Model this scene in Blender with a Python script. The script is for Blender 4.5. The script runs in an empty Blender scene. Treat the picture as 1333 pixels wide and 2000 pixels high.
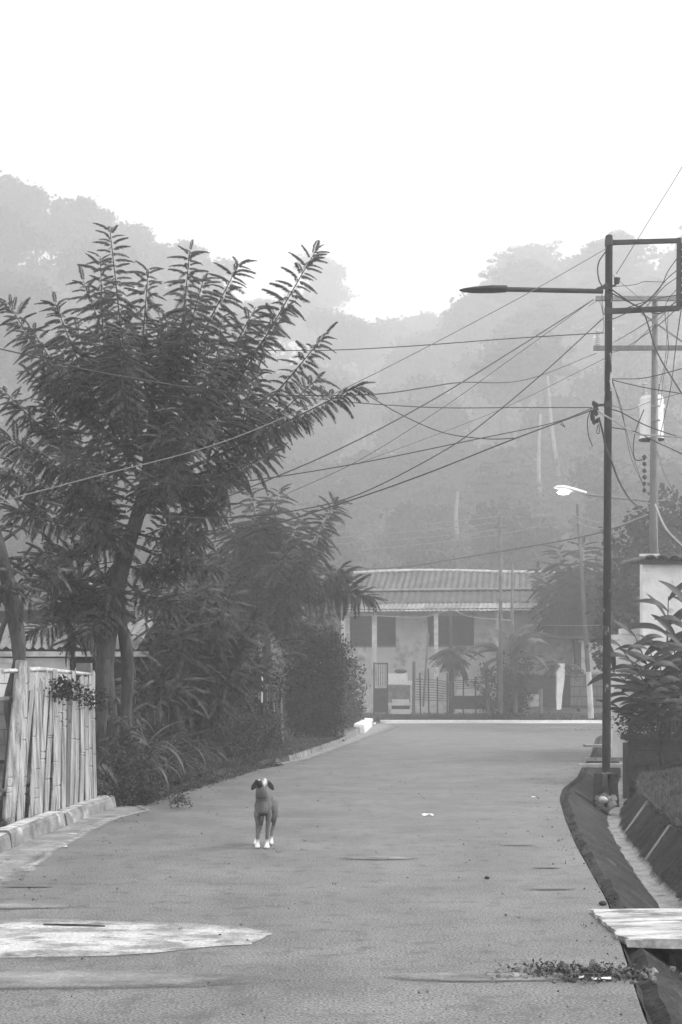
import bpy, math, random
import numpy as np
from mathutils import Vector, Matrix, Euler, noise

R = math.radians
random.seed(7)
np.random.seed(7)
SC = bpy.context.scene
COL = SC.collection
F, CX, HY, CZ = 2778.0, 666.5, 1340.0, 1.6

# ------------------------------------------------------------------ camera
cam = bpy.data.cameras.new('camera')
cam.lens = 50; cam.sensor_fit = 'AUTO'; cam.sensor_width = 36
cam.shift_y = 0.17
cam.clip_start = 0.1; cam.clip_end = 3000
camo = bpy.data.objects.new('camera', cam)
camo.location = (0, 0, CZ); camo.rotation_euler = (R(90), 0, 0)
COL.objects.link(camo); SC.camera = camo

# ------------------------------------------------------------------ sky, sun, exposure
SUN_EL, SUN_AZ = 46.0, 82.0            # azimuth in degrees to the right of straight ahead
W = bpy.data.worlds.new('World'); SC.world = W; W.use_nodes = True
nt = W.node_tree; nt.nodes.clear()
sky = nt.nodes.new('ShaderNodeTexSky'); sky.sky_type = 'NISHITA'; sky.sun_disc = False
sky.sun_elevation = R(SUN_EL); sky.sun_rotation = R(SUN_AZ)
sky.altitude = 300; sky.air_density = 1.0; sky.dust_density = 1.0; sky.ozone_density = 1.0
bw = nt.nodes.new('ShaderNodeRGBToBW')
bg = nt.nodes.new('ShaderNodeBackground'); bg.inputs['Strength'].default_value = 0.14
wo = nt.nodes.new('ShaderNodeOutputWorld')
nt.links.new(sky.outputs[0], bw.inputs[0]); nt.links.new(bw.outputs[0], bg.inputs[0]); nt.links.new(bg.outputs[0], wo.inputs[0])
sl = bpy.data.lights.new('sun', 'SUN'); sl.energy = 1.25; sl.angle = R(24); sl.color = (1, 1, 1)
so = bpy.data.objects.new('sun', sl); COL.objects.link(so)
az, el = R(SUN_AZ), R(SUN_EL)
sdir = Vector((math.sin(az) * math.cos(el), math.cos(az) * math.cos(el), math.sin(el)))
so.rotation_euler = sdir.to_track_quat('Z', 'Y').to_euler(); so.location = (20, 60, 58)
SC.view_settings.view_transform = 'Standard'; SC.view_settings.look = 'None'
SC.view_settings.exposure = 2.0; SC.view_settings.gamma = 1.0; SC.view_settings.use_curve_mapping = False
SC.render.engine = 'CYCLES'
SC.cycles.max_bounces = 6; SC.cycles.diffuse_bounces = 2; SC.cycles.glossy_bounces = 2
SC.cycles.transmission_bounces = 3; SC.cycles.volume_bounces = 2; SC.cycles.transparent_max_bounces = 6
HAZE_DENSITY = 0.0038

# ------------------------------------------------------------------ helpers
def P(px, py, d):
    return Vector(((px - CX) / F * d, d, CZ - (py - HY) / F * d))

def G(px, py, z=0.0):
    d = (CZ - z) * F / (py - HY)
    return Vector(((px - CX) / F * d, d, z))

def catmull(pts, n=6):
    pts = [Vector(p) for p in pts]
    if len(pts) < 3:
        return pts
    q = [pts[0] * 2 - pts[1]] + pts + [pts[-1] * 2 - pts[-2]]
    out = []
    for i in range(1, len(q) - 2):
        a, b, c, d = q[i - 1], q[i], q[i + 1], q[i + 2]
        for k in range(n):
            t = k / n
            out.append(0.5 * ((2 * b) + (c - a) * t + (2 * a - 5 * b + 4 * c - d) * t * t + (3 * b - a - 3 * c + d) * t ** 3))
    out.append(pts[-1])
    return out

class Geo:
    def __init__(s):
        s.v, s.f = [], []
    def quad(s, *p):
        n = len(s.v); s.v += [Vector(q) for q in p]; s.f.append(tuple(range(n, n + len(p))))
    def box(s, c, size, rot=None, taper=(1, 1)):
        n = len(s.v); c = Vector(c)
        for z in (-.5, .5):
            tx, ty = (taper if z > 0 else (1, 1))
            for x, y in ((-.5, -.5), (.5, -.5), (.5, .5), (-.5, .5)):
                p = Vector((x * size[0] * tx, y * size[1] * ty, z * size[2]))
                if rot is not None:
                    p = rot @ p
                s.v.append(c + p)
        for q in ((3, 2, 1, 0), (4, 5, 6, 7), (0, 1, 5, 4), (1, 2, 6, 5), (2, 3, 7, 6), (3, 0, 4, 7)):
            s.f.append(tuple(n + i for i in q))
        return s
    def bar(s, a, b, w, h=None, roll=0):
        a, b = Vector(a), Vector(b); d = b - a
        q = d.to_track_quat('Z', 'Y').to_matrix()
        s.box((a + b) / 2, (w, h or w, d.length), q @ Matrix.Rotation(roll, 3, 'Z'))
        return s
    def tube(s, pts, rad, n=8, cap=True, rough=0):
        pts = [Vector(p) for p in pts]
        if not hasattr(rad, '__len__'):
            rad = [rad] * len(pts)
        base = len(s.v); ref = None
        for i, p in enumerate(pts):
            t = (pts[min(i + 1, len(pts) - 1)] - pts[max(i - 1, 0)])
            if t.length < 1e-9: t = Vector((0, 0, 1))
            t.normalize()
            if ref is None:
                ref = t.orthogonal()
            u = (ref - t * ref.dot(t)).normalized(); w = t.cross(u); ref = u
            for k in range(n):
                a = 2 * math.pi * k / n
                r = rad[i] * (1 + (random.uniform(-rough, rough) if rough else 0))
                s.v.append(p + u * (math.cos(a) * r) + w * (math.sin(a) * r))
        for i in range(len(pts) - 1):
            for k in range(n):
                a = base + i * n + k; b = base + i * n + (k + 1) % n
                s.f.append((a, b, b + n, a + n))
        if cap:
            s.f.append(tuple(base + k for k in reversed(range(n))))
            e = base + (len(pts) - 1) * n
            s.f.append(tuple(e + k for k in range(n)))
        return s
    def ell(s, c, r, n=10, m=7, rot=None, rough=0.0):
        base = len(s.v); c = Vector(c)
        if not hasattr(r, '__len__'): r = (r, r, r)
        for i in range(m + 1):
            th = math.pi * i / m
            for k in range(n):
                a = 2 * math.pi * k / n
                j = 1 + random.uniform(-rough, rough)
                p = Vector((r[0] * math.sin(th) * math.cos(a) * j, r[1] * math.sin(th) * math.sin(a) * j, r[2] * math.cos(th) * j))
                if rot is not None: p = rot @ p
                s.v.append(c + p)
        for i in range(m):
            for k in range(n):
                a = base + i * n + k; b = base + i * n + (k + 1) % n
                s.f.append((a + n, b + n, b, a))
        return s
    def grid(s, rows):
        base = len(s.v); n = len(rows[0])
        for r in rows: s.v += [Vector(p) for p in r]
        for i in range(len(rows) - 1):
            for k in range(n - 1):
                a = base + i * n + k
                s.f.append((a, a + 1, a + 1 + n, a + n))
        return s
    def mesh(s, name, m, off=None, smooth=False):
        me = bpy.data.meshes.new(name)
        vv = [tuple(p - off) for p in s.v] if off is not None else [tuple(p) for p in s.v]
        me.from_pydata(vv, [], s.f); me.update()
        if m: me.materials.append(m)
        if smooth: me.shade_smooth()
        return me
    def build(s, name, m, parent=None, smooth=False, local=False):
        off = None
        if parent is not None and not local:
            off = world_loc(parent)
        o = bpy.data.objects.new(name, s.mesh(name, m, off, smooth))
        COL.objects.link(o)
        if parent is not None: o.parent = parent
        return o

def world_loc(o):
    l = o.location.copy()
    while o.parent is not None:
        o = o.parent; l += o.location
    return l

def tag(o, label=None, cat=None, group=None, kind=None):
    if label: o['label'] = label
    if cat: o['category'] = cat
    if group: o['group'] = group
    if kind: o['kind'] = kind
    return o

def thing(name, label, cat, loc=(0, 0, 0), rz=0, group=None):
    o = bpy.data.objects.new(name, None); o.location = loc; o.rotation_euler = (0, 0, rz)
    o.empty_display_size = .2
    COL.objects.link(o); return tag(o, label, cat, group)

def inst(me, name, parent, mat4):
    o = bpy.data.objects.new(name, me); COL.objects.link(o); o.parent = parent; o.matrix_local = mat4
    return o

def copy_tree(o, parent=None):
    c = o.copy(); COL.objects.link(c); c.parent = parent
    for ch in o.children: copy_tree(ch, c)
    return c

# ------------------------------------------------------------------ materials
def mat(name, lo, hi, scale=4, rough=.8, stretch=(1, 1, 1), bump=0.3, bscale=None, detail=8, p0=.35, p1=.65,
        spots=None, trans=0, island=0, spec=.3, bdist=.02, world=False, fine=0, finescale=200, metal=0):
    m = bpy.data.materials.new(name); m.use_nodes = True
    t = m.node_tree; t.nodes.clear(); N = t.nodes.new; L = t.links.new
    out = N('ShaderNodeOutputMaterial'); b = N('ShaderNodeBsdfPrincipled')
    tc = N('ShaderNodeTexCoord'); mp = N('ShaderNodeMapping'); mp.inputs['Scale'].default_value = stretch
    if world:
        ge = N('ShaderNodeNewGeometry'); L(ge.outputs['Position'], mp.inputs[0])
    else:
        L(tc.outputs['Object'], mp.inputs[0])
    n1 = N('ShaderNodeTexNoise'); n1.inputs['Scale'].default_value = scale; n1.inputs['Detail'].default_value = detail
    n1.inputs['Roughness'].default_value = .6
    L(mp.outputs[0], n1.inputs['Vector'])
    mr = N('ShaderNodeMapRange'); mr.inputs[1].default_value = p0; mr.inputs[2].default_value = p1
    mr.inputs[3].default_value = lo; mr.inputs[4].default_value = hi
    L(n1.outputs[0], mr.inputs[0]); val = mr.outputs[0]
    def math_(op, a, bb):
        q = N('ShaderNodeMath'); q.operation = op
        for i, x in enumerate((a, bb)):
            if isinstance(x, (int, float)): q.inputs[i].default_value = x
            else: L(x, q.inputs[i])
        return q.outputs[0]
    if fine:
        n3 = N('ShaderNodeTexNoise'); n3.inputs['Scale'].default_value = finescale; n3.inputs['Detail'].default_value = 3
        L(mp.outputs[0], n3.inputs['Vector'])
        r3 = N('ShaderNodeMapRange'); r3.inputs[1].default_value = .3; r3.inputs[2].default_value = .7
        r3.inputs[3].default_value = 1 - fine; r3.inputs[4].default_value = 1 + fine; r3.clamp = False
        L(n3.outputs[0], r3.inputs[0]); val = math_('MULTIPLY', val, r3.outputs[0])
    if spots:                       # (scale, threshold0, threshold1, value)
        n4 = N('ShaderNodeTexNoise'); n4.inputs['Scale'].default_value = spots[0]; n4.inputs['Detail'].default_value = 6
        n4.inputs['Roughness'].default_value = .65
        L(mp.outputs[0], n4.inputs['Vector'])
        r4 = N('ShaderNodeMapRange'); r4.inputs[1].default_value = spots[1]; r4.inputs[2].default_value = spots[2]
        L(n4.outputs[0], r4.inputs[0])
        mx = N('ShaderNodeMix'); L(r4.outputs[0], mx.inputs[0]); L(val, mx.inputs[2]); mx.inputs[3].default_value = spots[3]
        val = mx.outputs[0]
    if island:
        g2 = N('ShaderNodeNewGeometry')
        r5 = N('ShaderNodeMapRange'); r5.inputs[3].default_value = 1 - island; r5.inputs[4].default_value = 1 + island
        L(g2.outputs['Random Per Island'], r5.inputs[0]); val = math_('MULTIPLY', val, r5.outputs[0])
    L(val, b.inputs['Base Color'])
    b.inputs['Roughness'].default_value = rough; b.inputs['Specular IOR Level'].default_value = spec
    b.inputs['Metallic'].default_value = metal
    if bump:
        bp = N('ShaderNodeBump'); bp.inputs['Strength'].default_value = bump; bp.inputs['Distance'].default_value = bdist
        n2 = N('ShaderNodeTexNoise'); n2.inputs['Scale'].default_value = bscale or scale * 4; n2.inputs['Detail'].default_value = 6
        L(mp.outputs[0], n2.inputs['Vector']); L(n2.outputs[0], bp.inputs['Height']); L(bp.outputs[0], b.inputs['Normal'])
    if trans:
        tr = N('ShaderNodeBsdfTranslucent'); L(val, tr.inputs[0])
        ms = N('ShaderNodeMixShader'); ms.inputs[0].default_value = trans
        L(b.outputs[0], ms.inputs[1]); L(tr.outputs[0], ms.inputs[2]); L(ms.outputs[0], out.inputs[0])
    else:
        L(b.outputs[0], out.inputs[0])
    return m

M = {}
M['asphalt'] = mat('asphalt', .12, .185, 1.1, .62, (1, 1, 1), .12, 90, spots=(5, .52, .70, .075), fine=.95, finescale=65, bdist=.008, spec=.45, detail=12)
M['gutter'] = mat('gutter_concrete', .20, .38, 3, .8, bump=.4, fine=.25, finescale=60, spots=(5, .55, .7, .12))
M['kerb'] = mat('kerb_concrete', .10, .30, 3, .85, bump=.6, bdist=.03, fine=.2, finescale=70, spots=(2.5, .56, .66, .5))
M['kerbtop'] = mat('worn_paint_lit_top', .30, .62, 5, .8, bump=.5, spots=(4, .58, .66, .15))  # worn pale coat; on kerb tops its paleness stands in for light
M['white_kerb'] = mat('white_painted_kerb', .75, .9, 2, .7, bump=.2, spots=(3, .68, .75, .4))
M['earth'] = mat('earth', .035, .09, 2.5, .95, bump=.7, bdist=.06)
M['verge'] = mat('verge_soil', .04, .10, 2, .95, bump=.8, bdist=.06, fine=.4, finescale=20)
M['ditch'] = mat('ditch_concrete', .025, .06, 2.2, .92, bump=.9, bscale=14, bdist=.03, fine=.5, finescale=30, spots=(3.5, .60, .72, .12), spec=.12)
M['silt'] = mat('pale_silt', .22, .42, 4, .9, bump=.5, fine=.3, finescale=45, spots=(5, .6, .68, .1))
M['sand'] = mat('sandy_patch', .22, .5, 3.2, .95, (1, 1.6, 1), .5, 30, fine=.35, finescale=60, spots=(6, .58, .66, .13), p0=.38, p1=.56)
M['sand2'] = mat('dust_film', .13, .27, 2.2, .95, (1, 2, 1), .4, 30, fine=.35, finescale=60)
M['slab'] = mat('painted_slab', .22, .62, 1.6, .8, (.8, 3.2, 1), .35, 9, fine=.25, finescale=30, spots=(2.2, .50, .60, .12), p0=.35, p1=.6)
M['bamboo'] = mat('split_bamboo', .14, .42, 2.2, .8, (7, 7, .45), .35, 9, bdist=.006, fine=.25, finescale=14, spots=(1.6, .56, .66, .07), island=.4)
M['bamboo_dark'] = mat('dark_bamboo', .06, .17, 3, .75, (8, 8, .6), .6, 3, bdist=.01)
M['limed_and_lit'] = mat('limed_wood_lit_ridge', .4, .75, 5, .8, bump=.4, spots=(6, .6, .7, .15))  # limed wood; on the farmhouse ridge it paints a backlit rim
M['bark'] = mat('bark', .03, .085, 6, .9, (2, 2, .6), .8, 10, bdist=.03)
M['bark_pale'] = mat('pale_bark', .2, .36, 3, .9, (2, 2, .4), .5, 8)
M['leaf'] = mat('feathery_leaf', .035, .12, 1.6, .6, bump=0, island=.6, trans=.28, world=True, spec=.25)
M['leaf_mid'] = mat('shrub_leaf', .032, .095, 1.0, .65, bump=0, island=.5, trans=.2, world=True, spec=.15)
M['leaf_dark'] = mat('dense_shrub_leaf', .016, .036, 1.5, .7, bump=0, island=.5, trans=.15, world=True, spec=.12)
M['weed'] = mat('weed_leaf', .03, .11, 1.2, .65, bump=0, island=.55, trans=.2, world=True, spec=.15)
M['grass'] = mat('grass_blade', .04, .13, 1.0, .7, bump=0, island=.45, trans=.25, world=True)
M['strap'] = mat('strap_leaf', .04, .11, 2, .45, (1, 4, 1), 0, island=.2, trans=.25)
M['ginger'] = mat('glossy_broad_leaf', .012, .035, 3, .5, (1, 8, 1), .25, 12, bdist=.004, trans=.12, spec=.3)
M['banana'] = mat('banana_leaf', .06, .14, 1, .45, (.5, 9, 1), .3, 12, trans=.3)
M['forest'] = mat('forest_leaf', .03, .07, .3, .6, bump=0, island=.4, trans=.25, world=True)
M['pole'] = mat('rusty_tarred_pole', .012, .035, 5, .8, (1, 1, .4), .4, 12, spots=(3.2, .59, .62, .45), fine=.3, finescale=25, spec=.15)
M['pole_grey'] = mat('grey_steel_pole', .10, .18, 5, .55, (1, 1, .3), .2, spots=(4, .62, .68, .35))
M['pole_far'] = mat('concrete_pole', .08, .16, 3, .8)
M['steel'] = mat('dark_steel', .03, .06, 8, .7, bump=.2, spec=.2)
M['galv'] = mat('galvanised_steel', .16, .28, 6, .45, bump=.2, metal=.2)
M['tank'] = mat('white_enamel', .8, .9, 3, .4, bump=.05, spots=(5, .64, .72, .4))
M['porcelain'] = mat('porcelain', .5, .7, 8, .25, bump=0)
M['cable'] = mat('black_cable', .02, .035, 10, .5, bump=0)
M['cable_mid'] = mat('mid_grey_cable', .09, .15, 10, .5, bump=0)  # mid grey, between the black and the pale cable
M['cable_pale'] = mat('weathered_cable', .25, .4, 10, .5, bump=0)
M['plaster'] = mat('weathered_plaster', .48, .66, 1.2, .9, bump=.4, bdist=.02, spots=(1.3, .50, .68, .28))
M['whitewall'] = mat('rough_whitewash', .72, .9, 2.2, .9, bump=.8, bscale=5, bdist=.05, spots=(3.5, .62, .7, .4))
M['wood_dark'] = mat('dark_board', .03, .07, 2, .8, (1, 1, 5), .4)
M['wood'] = mat('grey_board', .10, .22, 3, .8, (4, 4, .5), .5)
M['tin'] = mat('corrugated_sheet', .12, .26, 1.2, .75, bump=.2, spots=(1.4, .56, .7, .12))
M['tin_rib'] = mat('ribbed_sheet', .06, .13, 1.2, .75, bump=.2, spots=(1.4, .56, .7, .08))
M['tin_old'] = mat('old_fibre_sheet', .05, .09, 1.4, .8, bump=.3)
M['tile'] = mat('clay_tile', .06, .2, 6, .8, bump=.5, spots=(5, .6, .68, .6))
M['block'] = mat('concrete_block', .12, .24, 4, .9, bump=.6, spots=(3, .6, .7, .06))
M['stone'] = mat('mossy_stone', .02, .06, 3, .9, bump=.9, bdist=.05)
M['paint_white'] = mat('white_paint', .7, .85, 4, .6, bump=.1)
M['paper'] = mat('paper_scrap', .7, .85, 8, .8, bump=.1)
M['litter'] = mat('dead_leaf', .03, .10, 8, .9, bump=.2, island=.4)
M['lamp'] = mat('lamp_lens', .7, .8, 8, .2, bump=0)
M['rock'] = mat('pebble', .08, .3, 8, .9, bump=.3, island=.5)

def cover(m, scale=9):
    t = m.node_tree; N = t.nodes.new; L = t.links.new
    out = [q for q in t.nodes if q.type == 'OUTPUT_MATERIAL'][0]; src = out.inputs[0].links[0].from_socket
    a = N('ShaderNodeAttribute'); a.attribute_name = 'cover'
    n = N('ShaderNodeTexNoise'); n.inputs['Scale'].default_value = scale; n.inputs['Detail'].default_value = 9; n.inputs['Roughness'].default_value = .75
    tc = N('ShaderNodeTexCoord'); L(tc.outputs['Object'], n.inputs['Vector'])
    s_ = N('ShaderNodeMath'); s_.operation = 'ADD'; L(a.outputs['Fac'], s_.inputs[0]); L(n.outputs[0], s_.inputs[1])
    mr = N('ShaderNodeMapRange'); mr.inputs[1].default_value = .72; mr.inputs[2].default_value = 1.3; L(s_.outputs[0], mr.inputs[0])
    tr = N('ShaderNodeBsdfTransparent'); ms = N('ShaderNodeMixShader'); L(mr.outputs[0], ms.inputs[0]); L(tr.outputs[0], ms.inputs[1]); L(src, ms.inputs[2]); L(ms.outputs[0], out.inputs[0])
M['silt_film'] = mat('silt_film', .22, .42, 4, .9, bump=.5, fine=.3, finescale=45, spots=(5, .6, .68, .1)); cover(M['silt_film'], 5)

M['gutter_film'] = mat('gutter_film', .16, .32, 3, .85, bump=.4, fine=.25, finescale=60, spots=(5, .55, .7, .12)); cover(M['gutter_film'], 7)
M['edge_film'] = mat('edge_film', .35, .6, 5, .85, bump=.4); cover(M['edge_film'], 9)

def emit_lens():
    m = bpy.data.materials.new('lit_lens'); m.use_nodes = True
    b = m.node_tree.nodes['Principled BSDF']
    b.inputs['Base Color'].default_value = (.8, .8, .8, 1); b.inputs['Emission Color'].default_value = (1, 1, 1, 1)
    b.inputs['Emission Strength'].default_value = 2.5
    return m
M['lens_lit'] = emit_lens()

# ------------------------------------------------------------------ foliage engine
class Leaves:
    def __init__(s):
        s.d = {}
    def add(s, proto, pos, x, scale, up=Vector((0, 0, 1)), yscale=1.0):
        x = Vector(x)
        if x.length < 1e-6: x = Vector((1, 0, 0))
        x = x.normalized(); y = Vector(up).cross(x)
        if y.length < 1e-4: y = x.orthogonal()
        y.normalize(); z = x.cross(y)
        s.d.setdefault(id(proto), [proto, []])[1].append(
            (x.x, y.x * yscale, z.x, x.y, y.y * yscale, z.y, x.z, y.z * yscale, z.z, scale, pos[0], pos[1], pos[2]))
    def count(s):
        return sum(len(b) for a, b in s.d.values())
    def build(s, name, m, parent=None):
        VV, QQ, base = [], [], 0
        for proto, rows in s.d.values():
            V, Q = proto; A = np.array(rows)
            Rm = A[:, :9].reshape(-1, 3, 3) * A[:, 9][:, None, None]
            W_ = np.einsum('nij,kj->nki', Rm, V) + A[:, 10:13][:, None, :]
            n = len(rows); k = len(V)
            VV.append(W_.reshape(-1, 3))
            QQ.append((Q[None] + (np.arange(n) * k)[:, None, None]).reshape(-1, 4) + base)
            base += n * k
        V = np.concatenate(VV); Q = np.concatenate(QQ)
        if parent is not None: V = V - np.array(world_loc(parent))
        me = bpy.data.meshes.new(name)
        me.vertices.add(len(V)); me.vertices.foreach_set('co', V.astype(np.float32).ravel())
        me.loops.add(Q.size); me.loops.foreach_set('vertex_index', Q.astype(np.int32).ravel())
        me.polygons.add(len(Q)); me.polygons.foreach_set('loop_start', np.arange(0, Q.size, 4, dtype=np.int32))
        me.update(calc_edges=True); me.materials.append(m)
        o = bpy.data.objects.new(name, me); COL.objects.link(o)
        if parent is not None: o.parent = parent
        return o

def frond(droop=.25, n=10, pl=.28, w=.05, hang=.35, seed=0):
    """feather leaf along +X of length 1, pinnae on both sides"""
    rg = random.Random(seed); V, Q = [], []
    def z(t): return -droop * t * t
    def lz(a, d, l, wd, nrm):
        d = d.normalized(); sd = d.cross(nrm).normalized() * wd
        n = len(V); V.extend([a, a + d * l * .45 + sd, a + d * l, a + d * l * .45 - sd]); Q.append((n, n + 1, n + 2, n + 3))
    V += [Vector((0, -.008, 0)), Vector((0, .008, 0)), Vector((.5, .006, z(.5))), Vector((.5, -.006, z(.5))), Vector((1, .003, z(1))), Vector((1, -.003, z(1)))]
    Q += [(0, 1, 2, 3), (3, 2, 4, 5)]
    for i in range(n):
        t = .12 + .86 * i / (n - 1)
        l = pl * (math.sin(math.pi * (.15 + .75 * t)) ** .7) * rg.uniform(.8, 1.1)
        for sgn in (-1, 1):
            d = Vector((.45 + rg.uniform(-.1, .1), sgn, -hang + rg.uniform(-.2, .15)))
            lz(Vector((t, 0, z(t))), d, l, w * rg.uniform(.8, 1.2), Vector((0, 0, 1)))
    return np.array([tuple(v) for v in V]), np.array(Q)

FR = [frond(.45, 15, .36, .040, 1.0, 1), frond(.68, 15, .36, .040, 1.3, 2), frond(.95, 14, .37, .042, 1.6, 3), frond(.28, 15, .34, .040, .8, 4)]

def cluster(n=8, l=.45, w=.13, spread=.35, seed=0, flat=.5):
    rg = random.Random(seed); V, Q = [], []
    for i in range(n):
        a = Vector((rg.gauss(0, 1), rg.gauss(0, 1), rg.gauss(0, 1) * flat)) * spread
        d = Vector((rg.uniform(-1, 1), rg.uniform(-1, 1), rg.uniform(-.9, .6))).normalized()
        nr = Vector((rg.uniform(-.6, .6), rg.uniform(-.6, .6), 1)); sd = d.cross(nr).normalized() * w * rg.uniform(.7, 1.3)
        L_ = l * rg.uniform(.7, 1.2)
        k = len(V); V += [a, a + d * L_ * .5 + sd, a + d * L_, a + d * L_ * .5 - sd]; Q.append((k, k + 1, k + 2, k + 3))
    return np.array([tuple(v) for v in V]), np.array(Q)
CL = [cluster(9, .4, .11, .35, s) for s in range(4)]
CLB = [cluster(7, .6, .19, .4, 20 + s) for s in range(4)]

def umbrella(seed=0, n=9):
    """whorl of drooping broad leaves (palmate crown tip)"""
    rg = random.Random(seed); V, Q = [], []
    for i in range(n):
        a = 2 * math.pi * i / n + rg.uniform(-.2, .2)
        o = Vector((math.cos(a), math.sin(a), 0)); sd = Vector((-math.sin(a), math.cos(a), 0))
        c = o * .35 + Vector((0, 0, .12)); 
        for j in range(5):
            b = a + (j - 2) * .55
            d = Vector((math.cos(b), math.sin(b), -.55 - .25 * abs(j - 2) + rg.uniform(-.2, .2))).normalized(); s2 = d.cross(Vector((0, 0, 1))).normalized() * .075
            k = len(V); V += [c, c + d * .28 + s2, c + d * .5, c + d * .28 - s2]; Q.append((k, k + 1, k + 2, k + 3))
    return np.array([tuple(v) for v in V]), np.array(Q)
UM = [umbrella(s) for s in range(3)]

def blade(n=5, seed=0, lean=.5, w=.03):
    rg = random.Random(seed); V, Q = [], []
    for i in range(n):
        a = rg.uniform(0, 6.28); o = Vector((math.cos(a), math.sin(a), 0)); b = o * rg.uniform(0, .25); h = rg.uniform(.6, 1.1)
        sd = Vector((-o.y, o.x, 0)) * w; m = b + o * lean * .3 * h + Vector((0, 0, h * .6)); t = b + o * lean * h + Vector((0, 0, h * .9))
        k = len(V); V += [b - sd, b + sd, m + sd * .8, m - sd * .8, t]; V += [t]
        Q += [(k, k + 1, k + 2, k + 3), (k + 3, k + 2, k + 4, k + 5)]
    return np.array([tuple(v) for v in V]), np.array(Q)
BL = [blade(6, s, .5 + .15 * s, .035) for s in range(4)]

def shoot(L, br, p0, p1, n, ll, r0=.03, r1=.006, up=.25, start=.25, droop=0, sub=0, wob=.06, protos=None, hang=0):
    """one leafy shoot: branch tube into br, compound leaves into L"""
    p0, p1 = Vector(p0), Vector(p1); d = p1 - p0; ln = d.length
    side = d.cross(Vector((0, 0, 1)))
    mid = (p0 + p1) / 2 + Vector((0, 0, -up * ln * .5)) + Vector((random.uniform(-1, 1), random.uniform(-1, 1), 0)) * wob * ln
    pts = catmull([p0, mid, p1], 6)
    m = len(pts)
    br.tube(pts, [r0 + (r1 - r0) * i / (m - 1) for i in range(m)], 5, False)
    ang = random.uniform(0, 6.28)
    for i in range(n):
        t = start + (1 - start) * ((i + .5) / n) ** .62
        x = t * (m - 1); k = min(int(x), m - 2); p = pts[k].lerp(pts[k + 1], x - k); tan = (pts[k + 1] - pts[k]).normalized()
        ang += 2.4 + random.uniform(-.4, .4)
        u = tan.orthogonal().normalized(); w = tan.cross(u)
        o = u * math.cos(ang) + w * math.sin(ang)
        e = (t - start) / (1 - start)
        dirv = o * (1.0 - .5 * e ** 6) + tan * (.12 + .8 * e ** 6); dirv.z = dirv.z * (.45 + .5 * e ** 3) + .22 - hang * .8
        l = ll * random.uniform(.7, 1.15) * (.65 + .6 * math.sin(math.pi * min(1, .25 + .75 * (1 - e)))) * random.uniform(.75, 1.15) * (1 - .3 * e ** 3)
        pr = random.choice(protos or (FR[:3] if e < .85 else [FR[1], FR[2]]))
        L.add(pr, p, dirv, l, yscale=random.uniform(.8, 1.1))
    for j in range(sub):
        t = random.uniform(.12, .55); x = t * (m - 1); k = min(int(x), m - 2); p = pts[k]; tan = (pts[k + 1] - pts[k]).normalized()
        o = Vector((random.uniform(-1, 1), random.uniform(-1, 1), random.uniform(-.2, .5))).normalized()
        q = p + (tan * .9 + o * .6 + Vector((0, 0, .3))).normalized() * ln * random.uniform(.3, .45)
        shoot(L, br, p, q, max(5, int(n * .42)), ll * .9, r0 * .5, r1 * .8, up * .4, .1, hang=hang, protos=protos)

# ------------------------------------------------------------------ setting: road plan
LY = [-60, 0, 8, 11, 13.5, 18, 21, 24, 27, 30.6, 40, 50, 57, 61.7]
LX = [-3.2, -3.35, -3.35, -3.3, -3.24, -3.04, -2.65, -2.25, -1.85, -1.0, 0.0, 0.8, 1.3, 1.6]
RY = [-60, 0, 4, 6.7, 10.6, 14.3, 17, 20.2, 22.2, 25, 27.8, 33, 38.6, 44, 48, 51, 53, 54.5, 55]
RX = [0.9, 1.0, 1.2, 1.44, 1.98, 2.36, 2.68, 3.1, 3.46, 4.15, 4.7, 5.8, 6.85, 7.9, 8.9, 10.5, 14, 25, 60]
def xl(y): return float(np.interp(y, LY, LX))
def xr(y): return float(np.interp(y, RY, RX))
ys = [-60, -30, -12, -6, -2] + list(np.arange(0, 56, .5)) + [55.3, 56, 58, 60, 61.7]

def smooth_rows():
    return ys

g = Geo(); rows = []
for y in ys:
    a, b = xl(y), (xr(y) if y <= 55 else 60)
    rows.append([Vector((a + (b - a) * k / 10, y, 0)) for k in range(11)])
g.grid(rows)
tag(g.build('road', M['asphalt']), kind='structure')

# ground sheet beside and under the road
def nz(x, y, s=1.0): return noise.noise(Vector((x * s, y * s, 3.1)))
def bank_z(off, y):
    """height of the ground right of the ditch"""
    h = float(np.interp(off, [1.29, 1.7, 2.7, 6, 20, 80], [.06, .14, .34, .8, 1.2, 2]))
    return h + .06 * nz(off * 1.0, y)
g = Geo(); rows = []
LO = [150, 60, 25, 12, 7, 4, 2.4, 1.4, .7, .42, .38]
RO = [0, 1.25, 1.29, 1.5, 1.9, 2.5, 4, 6, 10, 20, 60, 120]
for y in ys:
    a, b = xl(y), (xr(y) if y <= 55 else 60)
    r = []
    for o in LO:
        z = .14 + .05 * nz(o, y) if o > .4 else -.06
        if o > .4 and o < .5: z = .13
        r.append(Vector((a - o, y, z)))
    r.append(Vector((a, y, -.06))); r.append(Vector(((a + b) / 2, y, -.06))); r.append(Vector((b, y, -.06)))
    for o in RO:
        if y < 45:
            z = -.85 if o < 1.27 else bank_z(o, y)
        else:
            z = -.05 if o == 0 else .05
        r.append(Vector((b + o + .01, y, z)))
    rows.append(r)
g.grid(rows)
tag(g.build('ground', M['verge']), kind='structure')

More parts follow.
